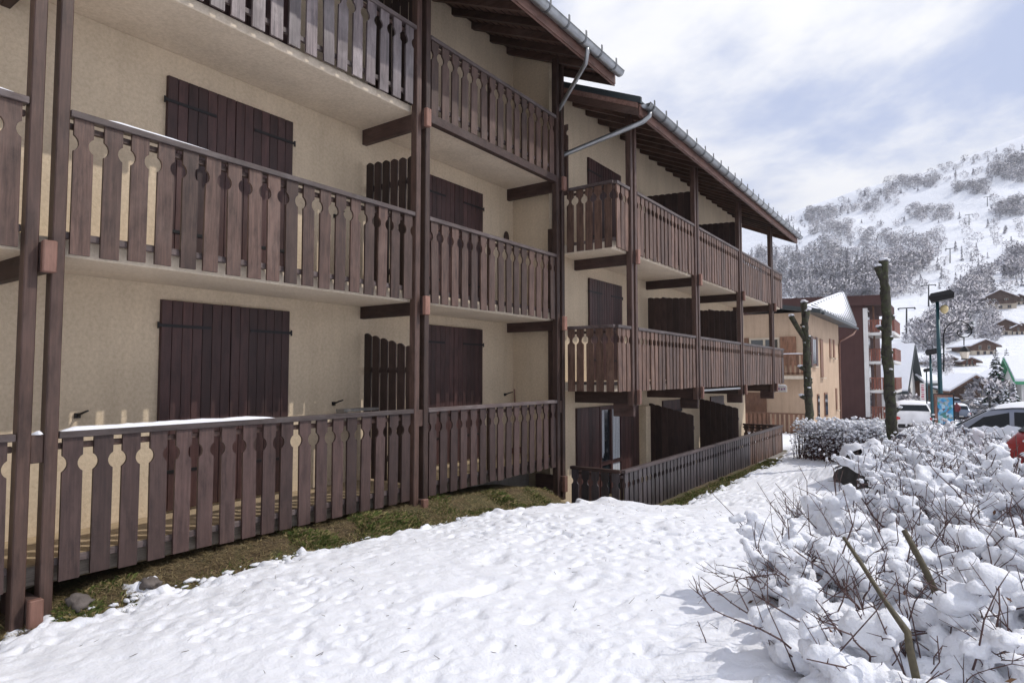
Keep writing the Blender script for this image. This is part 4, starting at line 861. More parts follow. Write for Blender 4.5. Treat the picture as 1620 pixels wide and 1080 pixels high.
# steep metal skirt of the far half of its roof, standing seams under thin snow
sk0, sk1 = 35.6, 48.5; m = MB(); zt = lambda y: 5.55 + (y - sk0) / (sk1 - sk0) * 2.1
m.add([(cx + .62, sk0, 5.26), (cx + .62, sk1, 5.26), (cx - .05, sk1, zt(sk1)), (cx - .05, sk0, zt(sk0)), (cx + .3, sk0, 5.26), (cx + .3, sk1, 5.26), (cx - .4, sk1, zt(sk1)), (cx - .4, sk0, zt(sk0))], [(0, 1, 2, 3), (7, 6, 5, 4), (0, 4, 5, 1), (1, 5, 6, 2), (2, 6, 7, 3), (3, 7, 4, 0)])
sk = m.build('roof_snow', M['snow'], rf, (cx, sk0, 5.3))
for k in range(14):
    y = sk0 + .5 + k * (sk1 - sk0 - .8) / 13; m = MB(); m.bar((cx + .66, y, 5.28), (cx - .02, y, zt(y) + .01), .09, .06, upv=(0, 1, 0)); m.build('seam', M['zinc'], rf, (cx, y, 5.3))
pbox('gutter', (cx + .82, (cy0 + 47) / 2, 5.02), (.16, 47.2 - cy0 + .5, .14), M['flash'], rf, .03)
m = MB(); m.tube([(cx + .8, 46.8, 4.95), (cx + .7, 46.2, 4.6), (cx + .1, 44.8, 4.1), (cx + .06, 44.8, 3.9), (cx + .06, 44.8, cb)], .06, 8); m.build('downpipe', M['end'], Cc, (cx, 44.8, cb), True)
for (y, z, w, h, sh) in ((36.3, 3.2, .9, 1.5, 1), (38.6, 2.9, .8, 2.1, 0), (41.6, 3.55, .55, 1.1, 0), (42.9, 3.55, .5, 1.1, 0), (37.2, .3, .5, 1.3, 0), (39.6, .3, .95, 1.35, 0), (43.4, .5, .45, 1.3, 0)):
    flat_window(Cc, (cx + .02, y, z), w, h, 'x', M['brownwood'], pane=sh == 1 or z < .4, shut=M['shutter'] if y == 36.3 else None)
flat_window(Cc, (cx - 2.05, cy0 - .02, 3.2), 1.5, 1.4, 'y', M['cream'], pane=True, shut=M['brownwood'])
pbox('door', (cx - 3.1, cy0 - .03, .05), (2.2, .06, 2.0), M['brownwood'], Cc, .01)
for zf, x0, x1 in ((1.85, -9.6, cx + .1), (-1.05, -10.5, cx + .4)):
    pbox('balcony_floor', ((x0 + x1) / 2, cy0 - .62, zf), (x1 - x0, 1.2, .16), M['cream'], Cc, .01)
    rl = pbox('balcony_rail', ((x0 + x1) / 2, cy0 - 1.2, zf + 1.12), (x1 - x0, .08, .07), M['brownwood'], Cc, 0)
    pbox('bottom_rail', ((x0 + x1) / 2, cy0 - 1.2, zf + .2), (x1 - x0, .05, .06), M['brownwood'], rl, 0)
    n = int((x1 - x0) / .21)
    for k in range(n): pbox('slat', (x0 + (k + .5) * (x1 - x0) / n, cy0 - 1.21, zf + .65), (.13, .03, 1.0), M['brownwood'], rl, 0)
pbox('porch_wall', (-8.0, cy0 - 1.0, -1.5), (4.4, .3, .72), M['cream'], Cc, .01)
snow_strip('sill_snow', (-10, cy0 - 1.2, 3.0), (cx + .1, cy0 - 1.2, 3.0), .1, .04, Cc, 4)
# maroon block with red balconies
dx0, dy0, dy1, db = -6.25, 59.8, 72, -1.7
D = thing('apartment_building', (-12, 66, db), 'dark maroon apartment block with four red balconies stacked on its corner', 'building')
m = MB(); m.box((dx0 - 7, (dy0 + dy1) / 2, (db + 8.0) / 2), (14, dy1 - dy0, 8.0 - db)); m.build('wall', M['maroon'], D, (dx0, dy0, db))
m = MB(); m.add([(dx0 + 1.3, dy0 - .4, 7.7), (dx0 + 1.3, dy1, 7.7), (dx0 - 15, dy1, 8.1), (dx0 - 15, dy0 - .4, 8.1), (dx0 + 1.3, dy0 - .4, 8.5), (dx0 + 1.3, dy1, 8.5), (dx0 - 15, dy1, 8.95), (dx0 - 15, dy0 - .4, 8.95)], [(0, 1, 2, 3), (7, 6, 5, 4), (0, 4, 5, 1), (1, 5, 6, 2), (2, 6, 7, 3), (3, 7, 4, 0)]); m.build('roof', M['maroon'], D, (dx0, dy0, 8))
pbox('corner_strip', (dx0 + .06, dy0 - .02, 3.0), (.34, .12, 9.0), M['white'], D, .01)
for k in range(4):
    zf = 5.35 - 2.38 * k; pbox('balcony_floor', (dx0 + 1.05, dy0 + 3.2, zf), (2.1, 6.2, .22), M['white'], D, .01)
    rl = pbox('balcony_rail', (dx0 + 2.08, dy0 + 3.2, zf + 1.12), (.08, 6.2, .08), M['redwood'], D, 0); pbox('end_rail', (dx0 + 1.06, dy0 + .12, zf + 1.12), (2.0, .08, .08), M['redwood'], rl, 0)
    for j in range(28): pbox('slat', (dx0 + 2.09, dy0 + .15 + j * .222, zf + .62), (.03, .17, .92), M['redwood'], rl, 0)
    for j in range(10): pbox('slat', (dx0 + .2 + j * .2, dy0 + .11, zf + .62), (.15, .03, .92), M['redwood'], rl, 0)
    flat_window(D, (dx0 + .03, dy0 + 2.2, zf + 1.15), 1.4, 2.0, 'x', M['white'], sill=False)
    pbox('party_post', (dx0 + .55, dy0 + 1.1, zf + 1.3), (.12, .12, 2.2), M['brownwood'], D, 0)
snow_strip('rail_snow', (dx0 + 2.08, dy0 + .1, 6.51), (dx0 + 2.08, dy0 + 6, 6.51), .16, .12, D, 6)
# big snowy roof further down the street
def gable(name, label, p, ang, w, d, h, ridge, wall_m, upper_m, roof_m, snow=.25, wins=(2, 1), over=.9, balcony=True, cat='building', group=None, chim=False, gsnow=True):
    t = thing(name, (0, 0, 0), label, cat, group); k = h * .52
    m = MB(); m.box((0, d / 2, k / 2 - .6), (w, d, k + 1.2)); m.build('lower_wall', wall_m, t)
    m = MB(); pr = [(-w / 2, k), (w / 2, k), (w / 2, h), (0, ridge), (-w / 2, h)]
    vv = [(x, .002, z) for x, z in pr] + [(x, d - .002, z) for x, z in pr]
    m.add(vv, [(0, 1, 2, 3, 4), (9, 8, 7, 6, 5)] + [(i + 5, (i + 1) % 5 + 5, (i + 1) % 5, i) for i in range(5)]); m.build('upper_wall', upper_m, t)
    sl = (ridge - h) / (w / 2); xo = w / 2 + over; zo = h - sl * over
    def slab(nm, off, th, mat, ins, par):
        m = MB(); xo2 = xo - ins; z2 = zo + sl * ins; pr = [(-xo2, z2 + off), (0, ridge + off), (xo2, z2 + off), (xo2, z2 + off + th), (0, ridge + off + th), (-xo2, z2 + off + th)]
        vv = [(x, -over + ins, z) for x, z in pr] + [(x, d + over - ins, z) for x, z in pr]
        m.add(vv, [(0, 1, 4, 5), (1, 2, 3, 4), (7, 6, 11, 10), (8, 7, 10, 9)] + [((i + 1) % 6, i, i + 6, (i + 1) % 6 + 6) for i in range(6)]); return m.build(nm, mat, par)
    rf = slab('roof', .0, .25, roof_m, 0, t); slab('roof_snow', .255, snow, M['snow'], .12, rf)
    for f in range(2):
        n = wins[0] if f == 0 else wins[1]; z = k * .5 if f == 0 else k + (h - k) * .6
        for j in range(n): flat_window(t, ((j - (n - 1) / 2) * w / (n + .6), -.02, z), min(1.1, w * .12), 1.1, 'y', M['brownwood'] if f == 0 else M['cream'], sill=False)
    for j in range(2): flat_window(t, (w / 2 + .0, d * (.3 + .4 * j), k * .6), 1.0, 1.1, 'x', M['brownwood'], sill=False)
    if balcony:
        pbox('balcony_floor', (0, -.5, k), (w * .9, 1.0, .15), upper_m, t, 0); rl = pbox('balcony_rail', (0, -.98, k + .95), (w * .9, .08, .1), upper_m, t, 0)
        n = int(w * .9 / .4)
        for j in range(n): pbox('slat', (-w * .45 + (j + .5) * w * .9 / n, -.985, k + .5), (.28, .03, .8), upper_m, rl, 0)
    if chim: pbox('chimney', (w * .2, d * .5, ridge + .3), (.6, .6, 1.6), wall_m, t, 0)
    t.location = p; t.rotation_euler = (0, 0, ang); return t
def spot(px, r, dz=0):
    q = at_r(px, 600, r); return Vector((q.x, q.y, gz1(q.x, q.y) + dz))
def hit_many(pts):
    rs = np.concatenate([np.arange(130, 420, 4.0), np.arange(420, 1150, 6.0)]); out = []
    d = [ray(*p) for p in pts]; k = np.array([[v.x, v.y, v.z] for v in d]); k = k / np.hypot(k[:, 0], k[:, 1])[:, None]
    X = k[:, 0:1] * rs; Y = k[:, 1:2] * rs; Z = CAM_H + k[:, 2:3] * rs; below = Z < gz(X, Y) + .15
    i = below.argmax(1); ok = below.any(1) & (i > 0); return [(X[q, i[q]], Y[q, i[q]]) for q in range(len(pts)) if ok[q]]
# snowy lattice roof beyond the trunk: its long side faces the camera
E_ = gable('chalet', 'white house with big snowy roof and snow-guard lines, just right of the mossy trunk', spot(1438, 88), R(84), 9, 12, 3.6, 8.2, M['white'], M['white'], M['flash'], .22, (1, 1), .8, False)
for k in range(10):
    pbox('snow_guard', (-4.3 + .42 * k, 6.0, 3.6 + .62 + (.42 * k - .7) * (4.6 / 4.5)), (.05, 13, .05), M['zinc'], E_, 0)
E2_ = gable('chalet', 'narrow dark timber house end beside the big lattice roof', spot(1444, 92), R(-20), 1.6, 3, 4.6, 5.4, M['chalet'], M['chalet'], M['flash'], .3, (1, 1), .9, False)
gable('chalet', 'small house with a low snowy roof in the valley left of the tall lamp', spot(1452, 120), R(10), 9, 8, 2.0, 3.6, M['concrete'], M['cream'], M['flash'], .3, (2, 1), .6, False)
ch = [(1583, 491, 40, 12, .50, .76, 8, 'cream', 'chalet', 'highest brown timber chalet on the right slope'), (1612, 484, 24, 10, .5, .76, 12, 'cream', 'chalet', 'brown chalet at the picture edge just above and right of the highest one'),
      (1592, 530, 34, 12, .5, .78, -6, 'cream', 'chalet', 'cream and brown chalet in the lower pair on the right slope'), (1617, 530, 26, 12, .54, .8, 6, 'cream', 'chalet', 'cream and brown chalet at the picture edge in the lower pair'),
      (1524, 527, 24, 10, .52, .8, 0, 'cream', 'chalet', 'lone chalet seen through the curl of the lantern bracket'), (1558, 562, 36, 11, .5, .74, 24, 'cream', 'chalet', 'cream chalet with half its roof in snow right of the lantern'),
      (1504, 582, 30, 8, .42, .62, 40, 'cream', 'cream', 'long low cream house with flat snowy roof left of the lantern'), (1534, 579, 26, 7, .5, .72, 30, 'cream', 'redwood', 'low house with a red boarded front just below the lantern'),
      (1541, 612, 62, 7, .58, .92, 22, 'cream', 'chalet', 'dark brown roofed chalet left of the snowy spruces'), (1607, 598, 60, 8, .72, 1.02, 12, 'white', 'white', 'pale house with a dark red roof edge behind the spruces')]
for (px, py, wpx, d, h, rg, an, lo, hi, lb) in ch:
    q = hit_many([(px, py)]) if py < 585 else None
    if q: bx_, by_ = q[0]
    else: bx_, by_ = spot(px, 118 if py > 605 else 128)[:2]
    dep = Vector((bx_, by_, 0)).dot(Vector((_fw.x, _fw.y, 0))); w = wpx * 1.2 * dep / 1000 - 1.6
    gable('chalet', lb, Vector((bx_, by_, gz1(bx_, by_) - .2)), R(an), w, d, h * w, rg * w, M[lo], M[hi], M['chalet'], .32, (3, 2), .9, w > 8, chim=(int(px) % 3 == 0), group='village chalets')
W_ = gable('chalet', 'white house with green roof edge and red windows at the right picture edge', spot(1601, 96), R(-80), 7, 12, 4.6, 6.9, M['white'], M['white'], M['dgreen'], .3, (2, 2), .8, False)

# spruces and a frosted broadleaf tree in the village
M['needle'] = m_island('spruce_needles', [(0, (0.012, 0.025, 0.018)), (.6, (0.03, 0.05, 0.035)), (1, (0.055, 0.075, 0.06))])
def m_frost():
    m, nt, b, L = nodes('frosted_twigs'); at = N(nt, 'ShaderNodeAttribute'); at.attribute_name = 'tone'; g = N(nt, 'ShaderNodeNewGeometry')
    r = ramp(nt, [(0, (0.36, 0.34, 0.39)), (.5, (0.58, 0.565, 0.62)), (1, (0.84, 0.83, 0.87))]); ma = N(nt, 'ShaderNodeMath', operation='MULTIPLY_ADD'); ma.inputs[1].default_value = .30; L(g.outputs['Random Per Island'], ma.inputs[0]); L(at.outputs['Fac'], ma.inputs[2]); L(ma.outputs[0], r.inputs[0])
    L(r.outputs[0], b.inputs['Base Color']); b.inputs['Roughness'].default_value = .9; b.inputs['Specular IOR Level'].default_value = .1; return m
M['frost'] = m_frost()
def soft_tris(name, v, nrm, tone, mat):
    n = len(v) // 3; me = bpy.data.meshes.new(name); me.vertices.add(len(v)); me.vertices.foreach_set('co', v.ravel()); me.loops.add(n * 3); me.loops.foreach_set('vertex_index', np.arange(n * 3, dtype=np.int32))
    me.polygons.add(n); me.polygons.foreach_set('loop_start', np.arange(n, dtype=np.int32) * 3); me.polygons.foreach_set('use_smooth', np.ones(n, bool)); me.update(calc_edges=True)
    at = me.attributes.new('tone', 'FLOAT', 'POINT'); at.data.foreach_set('value', tone.astype(np.float32)); me.normals_split_custom_set_from_vertices(nrm.tolist()); me.materials.append(mat); return me
def crown_normals(pr, kind):
    q = pr - np.array([0, 0, .5 if kind == 0 else .0]); q = q * (np.array([1, 1, .9]) if kind == 0 else np.array([1, 1, .12])); q = q + np.array([0, 0, .08]); return q / (np.linalg.norm(q, axis=-1, keepdims=True) + 1e-6)
def spruce(label, p, h, seed, snow=.45):
    r = random.Random(seed); t = thing('spruce_tree', p, label, 'tree', 'village spruces'); m = MB(); m.tube([p + Vector((0, 0, -.5)), p + Vector((0, 0, h * .5)), p + Vector((0, 0, h))], [h * .018, h * .012, .02], 7); m.build('trunk', M['bark'], t, p)
    c = MB(); lv = 30
    for k in range(lv):
        f = k / lv; z = h * (.08 + .92 * f); R0 = h * .21 * (1 - f) ** .85 + .12
        for j in range(int(9 + 8 * (1 - f))):
            a = r.uniform(0, 6.28); L = R0 * r.uniform(.65, 1.15); u = Vector((math.cos(a), math.sin(a), 0)); s = Vector((-math.sin(a), math.cos(a), 0)); b = p + Vector((0, 0, z)); wd = L * .26 + .06
            e = b + u * L + Vector((0, 0, -L * r.uniform(.25, .5))); mid = b + u * L * .55 + Vector((0, 0, -L * .05))
            c.add([b, mid + s * wd, e, mid - s * wd, mid + Vector((0, 0, -L * .28))], [(0, 1, 4), (1, 2, 4), (2, 3, 4), (3, 0, 4), (0, 3, 2, 1)], 0)
            if r.random() < snow + .15:
                o = Vector((0, 0, .05 + .02 * L)); q = .8; c.add([b.lerp(mid, .4) + o, mid + s * wd * q + o * .6, e.lerp(mid, .15) + o * .6, mid - s * wd * q + o * .6, mid + o * 2.0], [(0, 1, 4), (1, 2, 4), (2, 3, 4), (3, 0, 4)], 1)
    tag(put('crown', to_mesh('crown', [(v[0] - p.x, v[1] - p.y, v[2] - p.z) for v in c.v], c.f, [M['needle'], M['snow']], False, c.i), t, p), kind='stuff'); return t
for k, (px, r, h, lb) in enumerate(((1577, 94, 8.2, 'tallest dark spruce dusted with snow, left of the white house'), (1594, 102, 8.6, 'spruce right behind the tallest one, its tip over the white roof'), (1590, 86, 4.0, 'small snow-covered spruce at the car park edge'), (1603, 88, 4.2, 'small spruce under the white house windows'), (1538, 250, 7, 'lone dark pointed spruce beside the chalet in the lantern curl'))):
    spruce(lb, spot(px, r), h, 40 + k)
def fuzz(n, kind, r):
    # one small tree of unit height as triangles: thin sprays round a short trunk
    T = []
    for k in range(n):
        if kind == 0:
            u = Vector((r.gauss(0, 1), r.gauss(0, 1), r.gauss(0, 1))).normalized() * r.uniform(.55, 1) ** .5; b = Vector((u.x * .36, u.y * .36, .56 + u.z * .40)); g = (u * .7 + Vector((r.gauss(0, .6), r.gauss(0, .6), .5 + r.gauss(0, .4)))).normalized()
            e = b + g * r.uniform(.09, .18); wd = r.uniform(.016, .036)
        else:
            a = r.uniform(0, 6.28); z = r.uniform(.08, .97); q = (1.02 - z) * .26 * r.uniform(.5, 1.1) + .02; b = Vector((0, 0, z + .03)); e = Vector((q * math.cos(a), q * math.sin(a), z - .05 + r.uniform(-.03, .04))); wd = r.uniform(.018, .04)
        s = (e - b).cross(Vector((r.gauss(0, 1), r.gauss(0, 1), r.gauss(0, 1)))).normalized() * wd; mid = b.lerp(e, .62)
        T.append([b, mid + s, e]); T.append([b, e, mid - s])
    T.append([Vector((-.02, 0, 0)), Vector((.02, 0, 0)), Vector((0, 0, .7))]); T.append([Vector((0, -.02, 0)), Vector((0, .02, 0)), Vector((0, 0, .7))])
    return np.array([[list(p) for p in t] for t in T])
rr_ = random.Random(77); protos = {0: [fuzz(120, 0, rr_) for _ in range(4)], 1: [fuzz(90, 1, rr_) for _ in range(4)]}
def in_poly(p, poly):
    c = False; j = len(poly) - 1
    for i in range(len(poly)):
        if (poly[i][1] > p[1]) != (poly[j][1] > p[1]) and p[0] < (poly[j][0] - poly[i][0]) * (p[1] - poly[i][1]) / (poly[j][1] - poly[i][1]) + poly[i][0]: c = not c
        j = i
    return c
def sample(poly, n, r):
    xs_ = [p[0] for p in poly]; ys_ = [p[1] for p in poly]; out = []
    while len(out) < n:
        p = (r.uniform(min(xs_), max(xs_)), r.uniform(min(ys_), max(ys_)))
        if in_poly(p, poly): out.append(p)
    return out
def box_(x0, y0, x1, y1): return [(x0, y0), (x1, y0), (x1, y1), (x0, y1)]
def wood(name, zones, label, seed, mat):
    r = random.Random(seed); tris = []; nr = []; tn = []
    for (poly, n, kind, h0, h1) in zones:
        for (x, y) in hit_many(sample(poly, n, r)):
            kd = kind if kind < 2 else (1 if r.random() < .5 else 0); pr = r.choice(protos[kd]); h = r.uniform(h0, h1); a = r.uniform(0, 6.28); ca, sa = math.cos(a), math.sin(a); w = h * r.uniform(.85, 1.3); cn = crown_normals(pr, kd)
            q = np.empty_like(pr); q[..., 0] = (pr[..., 0] * ca - pr[..., 1] * sa) * w + x; q[..., 1] = (pr[..., 0] * sa + pr[..., 1] * ca) * w + y; q[..., 2] = pr[..., 2] * h + gz1(x, y) - .2; tris.append(q)
            k = np.empty_like(cn); k[..., 0] = cn[..., 0] * ca - cn[..., 1] * sa; k[..., 1] = cn[..., 0] * sa + cn[..., 1] * ca; k[..., 2] = cn[..., 2]; nr.append(k); tn.append(np.full(pr.shape[0] * 3, r.uniform(0, .7) * (.8 if kd else 1)))
    me = soft_tris(name, np.concatenate(tris).reshape(-1, 3), np.concatenate(nr).reshape(-1, 3), np.concatenate(tn), mat)
    return tag(put(name, me), label, 'trees', kind='stuff')
P1 = [(1175, 405), (1215, 395), (1260, 402), (1310, 380), (1380, 370), (1440, 385), (1495, 372), (1478, 418), (1452, 440), (1440, 470), (1385, 480), (1240, 480), (1175, 470)]
P2 = [(1440, 562), (1448, 540), (1482, 505), (1515, 475), (1536, 450), (1552, 436), (1572, 442), (1558, 480), (1540, 512), (1500, 552)]
wood('frosty_wood', [(P1, 560, 0, 6, 11), ([(1175, 405), (1260, 402), (1330, 400), (1390, 440), (1380, 480), (1175, 475)], 330, 1, 8, 13), (P2, 190, 0, 5, 8)], 'grey frosted wood covering the lower hillside beside the ski run', 5, M['frost'])
wood('frosty_scrub', [([(1585, 440), (1598, 405), (1625, 395), (1625, 445)], 45, 0, 5, 9), ([(1345, 338), (1370, 302), (1415, 305), (1422, 325), (1380, 342)], 60, 0, 5, 9), (box_(1435, 332, 1505, 352), 60, 0, 5, 9), (box_(1510, 292, 1565, 310), 70, 0, 5, 8), ([(1560, 285), (1580, 255), (1625, 248), (1625, 292)], 90, 0, 6, 10), (box_(1570, 320, 1625, 345), 60, 0, 6, 9),
     (box_(1275, 335, 1322, 352), 70, 0, 6, 9), (box_(1400, 284, 1485, 300), 70, 0, 5, 9), (box_(1280, 355, 1350, 375), 70, 0, 5, 9), ([(1545, 545), (1560, 500), (1580, 500), (1575, 545)], 40, 0, 3, 6), (box_(1200, 345, 1620, 470), 260, 2, 4, 8), ([(1240, 352), (1430, 286), (1620, 228), (1620, 262), (1430, 312), (1240, 372)], 170, 2, 4, 9), (box_(1455, 572, 1500, 600), 22, 0, 2, 4), (box_(1632, 240, 1980, 420), 240, 2, 5, 10), ([(1640, 440), (1760, 380), (1900, 400), (1860, 470), (1680, 490)], 200, 0, 6, 10), ([(1650, 330), (1760, 290), (1800, 310), (1700, 350)], 110, 0, 6, 10)], 'scattered frosted scrub and small trees over the upper snow slope', 6, M['frost'])
def frost_tree(label, p, h, seed):
    r = random.Random(seed); t = thing('frosted_tree', p, label, 'tree'); m = MB(); m.tube([p + Vector((0, 0, -.3)), p + Vector((.1, 0, h * .4)), p + Vector((0, .1, h * .7))], [h * .03, h * .02, .02], 7); m.build('trunk', M['bark'], t, p)
    q = np.concatenate([fuzz(420, 0, r)]) * np.array([h * 1.25, h * 1.25, h]); q[..., :] *= 1.0; v = q.reshape(-1, 3); c = soft_tris('crown', v, crown_normals(q / np.array([h * 1.25, h * 1.25, h]), 0).reshape(-1, 3), np.full(len(v), .35), M['frost']); tag(put('crown', c, t, p), kind='stuff')
frost_tree('round frosted broadleaf tree at the edge of the car park', spot(1563, 88), 4.6, 3); frost_tree('small frosted tree by the valley bottom left of the vertical sign', spot(1440, 75), 2.6, 4)

# chairlift pylons
for k, (px, py, lb) in enumerate(((1434, 530, 'lowest chairlift pylon on the ski run above the lattice roof'), (1469, 487, 'chairlift pylon at the wood edge left of the tall lamp head'), (1503, 418, 'chairlift pylon at the upper corner of the wood'), (1533, 358, 'slender chairlift pylon high on the slope'), (1562, 328, 'highest chairlift pylon near the right edge'))):
    q = hit_many([(px, py)])
    if not q: continue
    x, y = q[0]; b = Vector((x, y, gz1(x, y))); h = 9.0; t = thing('chairlift_pylon', b, lb, 'pylon', 'chairlift pylons'); m = MB(); m.tube([b + Vector((0, 0, -1)), b + Vector((.3, 0, h))], [.32, .22], 8); m.build('mast', M['iron'], t, b)
    pbox('cross_arm', b + Vector((.3, 0, h)), (5.0, .4, .35), M['iron'], t, 0)
    for s in (-2.4, 2.4): pbox('sheave', b + Vector((.3 + s, 0, h - .25)), (.4, 2.2, .4), M['iron'], t, 0)
# ------------------------------------------------------------------ street furniture
def lamp_post(label, px, ytop, r, head=1.0):
    b = spot(px, r); top = at_r(px, ytop, r); t = thing('street_lamp', b, label, 'street lamp', 'teal street lamps'); x, y = b.x, b.y; m = MB()
    m.tube([b, Vector((x, y, b.z + .8)), Vector((x, y, top.z - .15))], [.09 * head, .075 * head, .05 * head], 10); m.build('pole', M['teal'], t, b, True)
    m = MB(); R3 = Matrix.Rotation(R(-10), 3, 'Y') @ Matrix.Rotation(0, 3, 'Z'); c = Vector((x + .12, y, top.z))
    v = []
    for (sx, sz) in ((.30, -.14), (.34, .02), (.26, .14)): v += [Vector((i * sx, j * sx * .8, sz)) for i, j in ((-1, -1), (1, -1), (1, 1), (-1, 1))]
    v = [R3 @ (p * head) + c for p in v]; f = [(3, 2, 1, 0), (8, 9, 10, 11)]
    for k in range(2):
        for j in range(4): f.append((k * 4 + j, k * 4 + (j + 1) % 4, k * 4 + 4 + (j + 1) % 4, k * 4 + 4 + j))
    m.add(v, f); m.build('lamp_head', M['iron'], t, c); return t, b, top
t1, b1, tp1 = lamp_post('tall teal street lamp with dark square head and ochre loudspeaker', 1487, 469, 24)
pg = at_r(1494, 489, 24); lump('loudspeaker', pg, (.11, .12, .14), M['brass'] if False else m_plain('ochre_globe', (0.62, 0.50, 0.26), .5), 2, t1, 3, .05); pbox('bracket', (pg.x - .1, pg.y, pg.z), (.2, .03, .03), M['iron'], t1, 0)
lamp_post('shorter street lamp left of the tall teal one', 1473, 556, 38, 1.0); lamp_post('small distant street lamp beside the vertical sign', 1466, 585, 62, 1.0)
def lantern():
    r = 24; g = lambda px, py: at_r(px, py, r); base = g(1493, 585)
    t = thing('wall_lantern', base, 'wrought-iron scroll bracket with hanging lantern fixed to the tall lamp', 'lantern')
    pts = [(1493, 588), (1493, 560), (1493, 528), (1496, 519), (1503, 512), (1513, 508), (1522, 508), (1531, 512), (1537, 520), (1537, 527), (1532, 532), (1525, 534), (1518, 532), (1514, 527), (1516, 523), (1520, 523), (1522, 526)]
    m = MB(); m.tube([g(*p) for p in pts], .022, 6); m.build('bracket', M['iron'], t, base, True)
    m = MB(); m.tube([g(1525, 534), g(1525, 546)], .015, 5); m.build('hanger', M['iron'], t, g(1525, 534)); c = g(1526, 556)
    for nm, rows, mt in (('cap', [(-.0, .08), (.02, .16), (-.0, .15), (.1, .1), (.17, .02)], M['iron']), ('glass_body', [(-.22, .085), (-.01, .135)], m_plain('frosted_glass', (0.75, 0.66, 0.55), .4)), ('foot', [(-.25, .10), (-.22, .10)], M['iron'])):
        m = MB(); n = 6
        for z, q in rows:
            for j in range(n): a = 2 * math.pi * j / n; m.v.append(tuple(c + Vector((q * math.cos(a), q * math.sin(a), z))))
        for k in range(len(rows) - 1):
            for j in range(n): m.f.append((k * n + j, k * n + (j + 1) % n, (k + 1) * n + (j + 1) % n, (k + 1) * n + j)); m.i.append(0)
        m.f += [tuple(range(n))[::-1], tuple((len(rows) - 1) * n + j for j in range(n))]; m.i += [0, 0]; m.build(nm, mt, t, c)
    for z in (575, 560): pbox('stay', g(1490, z), (.14, .03, .03), M['teal'], t, 0)
lantern()
def m_poster():
    m, nt, b, L = nodes('poster_print'); tc = N(nt, 'ShaderNodeTexCoord'); v = N(nt, 'ShaderNodeTexVoronoi', Scale=13.0); L(tc.outputs['Object'], v.inputs['Vector'])
    s = N(nt, 'ShaderNodeSeparateColor'); L(v.outputs['Color'], s.inputs[0]); r = ramp(nt, [(0, (0.05, 0.25, 0.55)), (.3, (0.10, 0.40, 0.62)), (.5, (0.45, 0.60, 0.70)), (.65, (0.12, 0.06, 0.10)), (.8, (0.05, 0.30, 0.26)), (1, (0.55, 0.35, 0.35))]); L(s.outputs[0], r.inputs[0]); L(r.outputs[0], b.inputs['Base Color']); return m
pb = spot(1492, 23); pk = thing('poster_stand', pb, 'poster stand with a colourful blue print at the foot of the tall lamp', 'poster stand'); Rz = YAW; mz = at_r(1492, 652, 23).z
pbox('panel', (pb.x, pb.y, mz), (.52, .08, 1.12), M['iron'], pk, .01, (0, 0, 0)); pbox('print', (pb.x + .03, pb.y - .045, mz - .02), (.38, .006, 1.0), m_poster(), pk, 0); pbox('header', (pb.x + .03, pb.y - .046, mz + .49), (.4, .008, .07), M['end'], pk, 0); pbox('side_strip', (pb.x - .205, pb.y - .046, mz), (.07, .008, 1.08), M['end'], pk, 0)
pbox('leg', (pb.x, pb.y, (pb.z + mz - .6) / 2), (.12, .08, max(.1, mz - .6 - pb.z)), M['teal'], pk, 0)
vs = at_r(1460, 620, 55); vt = thing('vertical_sign', (vs.x, vs.y, gz1(vs.x, vs.y)), 'tall white sign with pink upright lettering beside the lamp row', 'sign')
pbox('panel', vs, (.34, .1, 1.3), M['white'], vt, .01)
pm_ = m_plain('pink_paint', (0.45, 0.08, 0.14), .6)
for k in range(7):                        # letters too small to read in the photograph: one upright mark each
    pbox('painted_mark', (vs.x - .02 * (k % 2), vs.y - .053, vs.z + .50 - .165 * k), (.17, .006, .055 + .03 * (k % 3)), pm_, vt, 0)
pbox('post', (vs.x + .22, vs.y, (vs.z + gz1(vs.x, vs.y)) / 2), (.08, .08, vs.z - gz1(vs.x, vs.y) + .6), M['iron'], vt, 0)
hs = at_r(1235, 615, 24.6); ht = thing('hanging_sign', hs, 'small white snow-topped sign hanging under the end of the lower balcony', 'sign')
pbox('board', hs, (.42, .04, .22), M['white'], ht, .004);
for k in range(4): pbox('painted_mark', (hs.x - .14 + .09 * k, hs.y - .023, hs.z - .01 + .015 * (k % 2)), (.05, .006, .07), m_plain('violet_paint', (0.25, 0.12, 0.26), .6) if k == 0 else bpy.data.materials['violet_paint'], ht, 0)
m = MB(); m.tube([hs + Vector((0, 0, .1)), hs + Vector((0, 0, .45))], .008, 5); m.build('hanger', M['iron'], ht, hs); snow_strip('snow_cap', hs + Vector((-.2, 0, .11)), hs + Vector((.2, 0, .11)), .06, .05, ht, 3, .05)

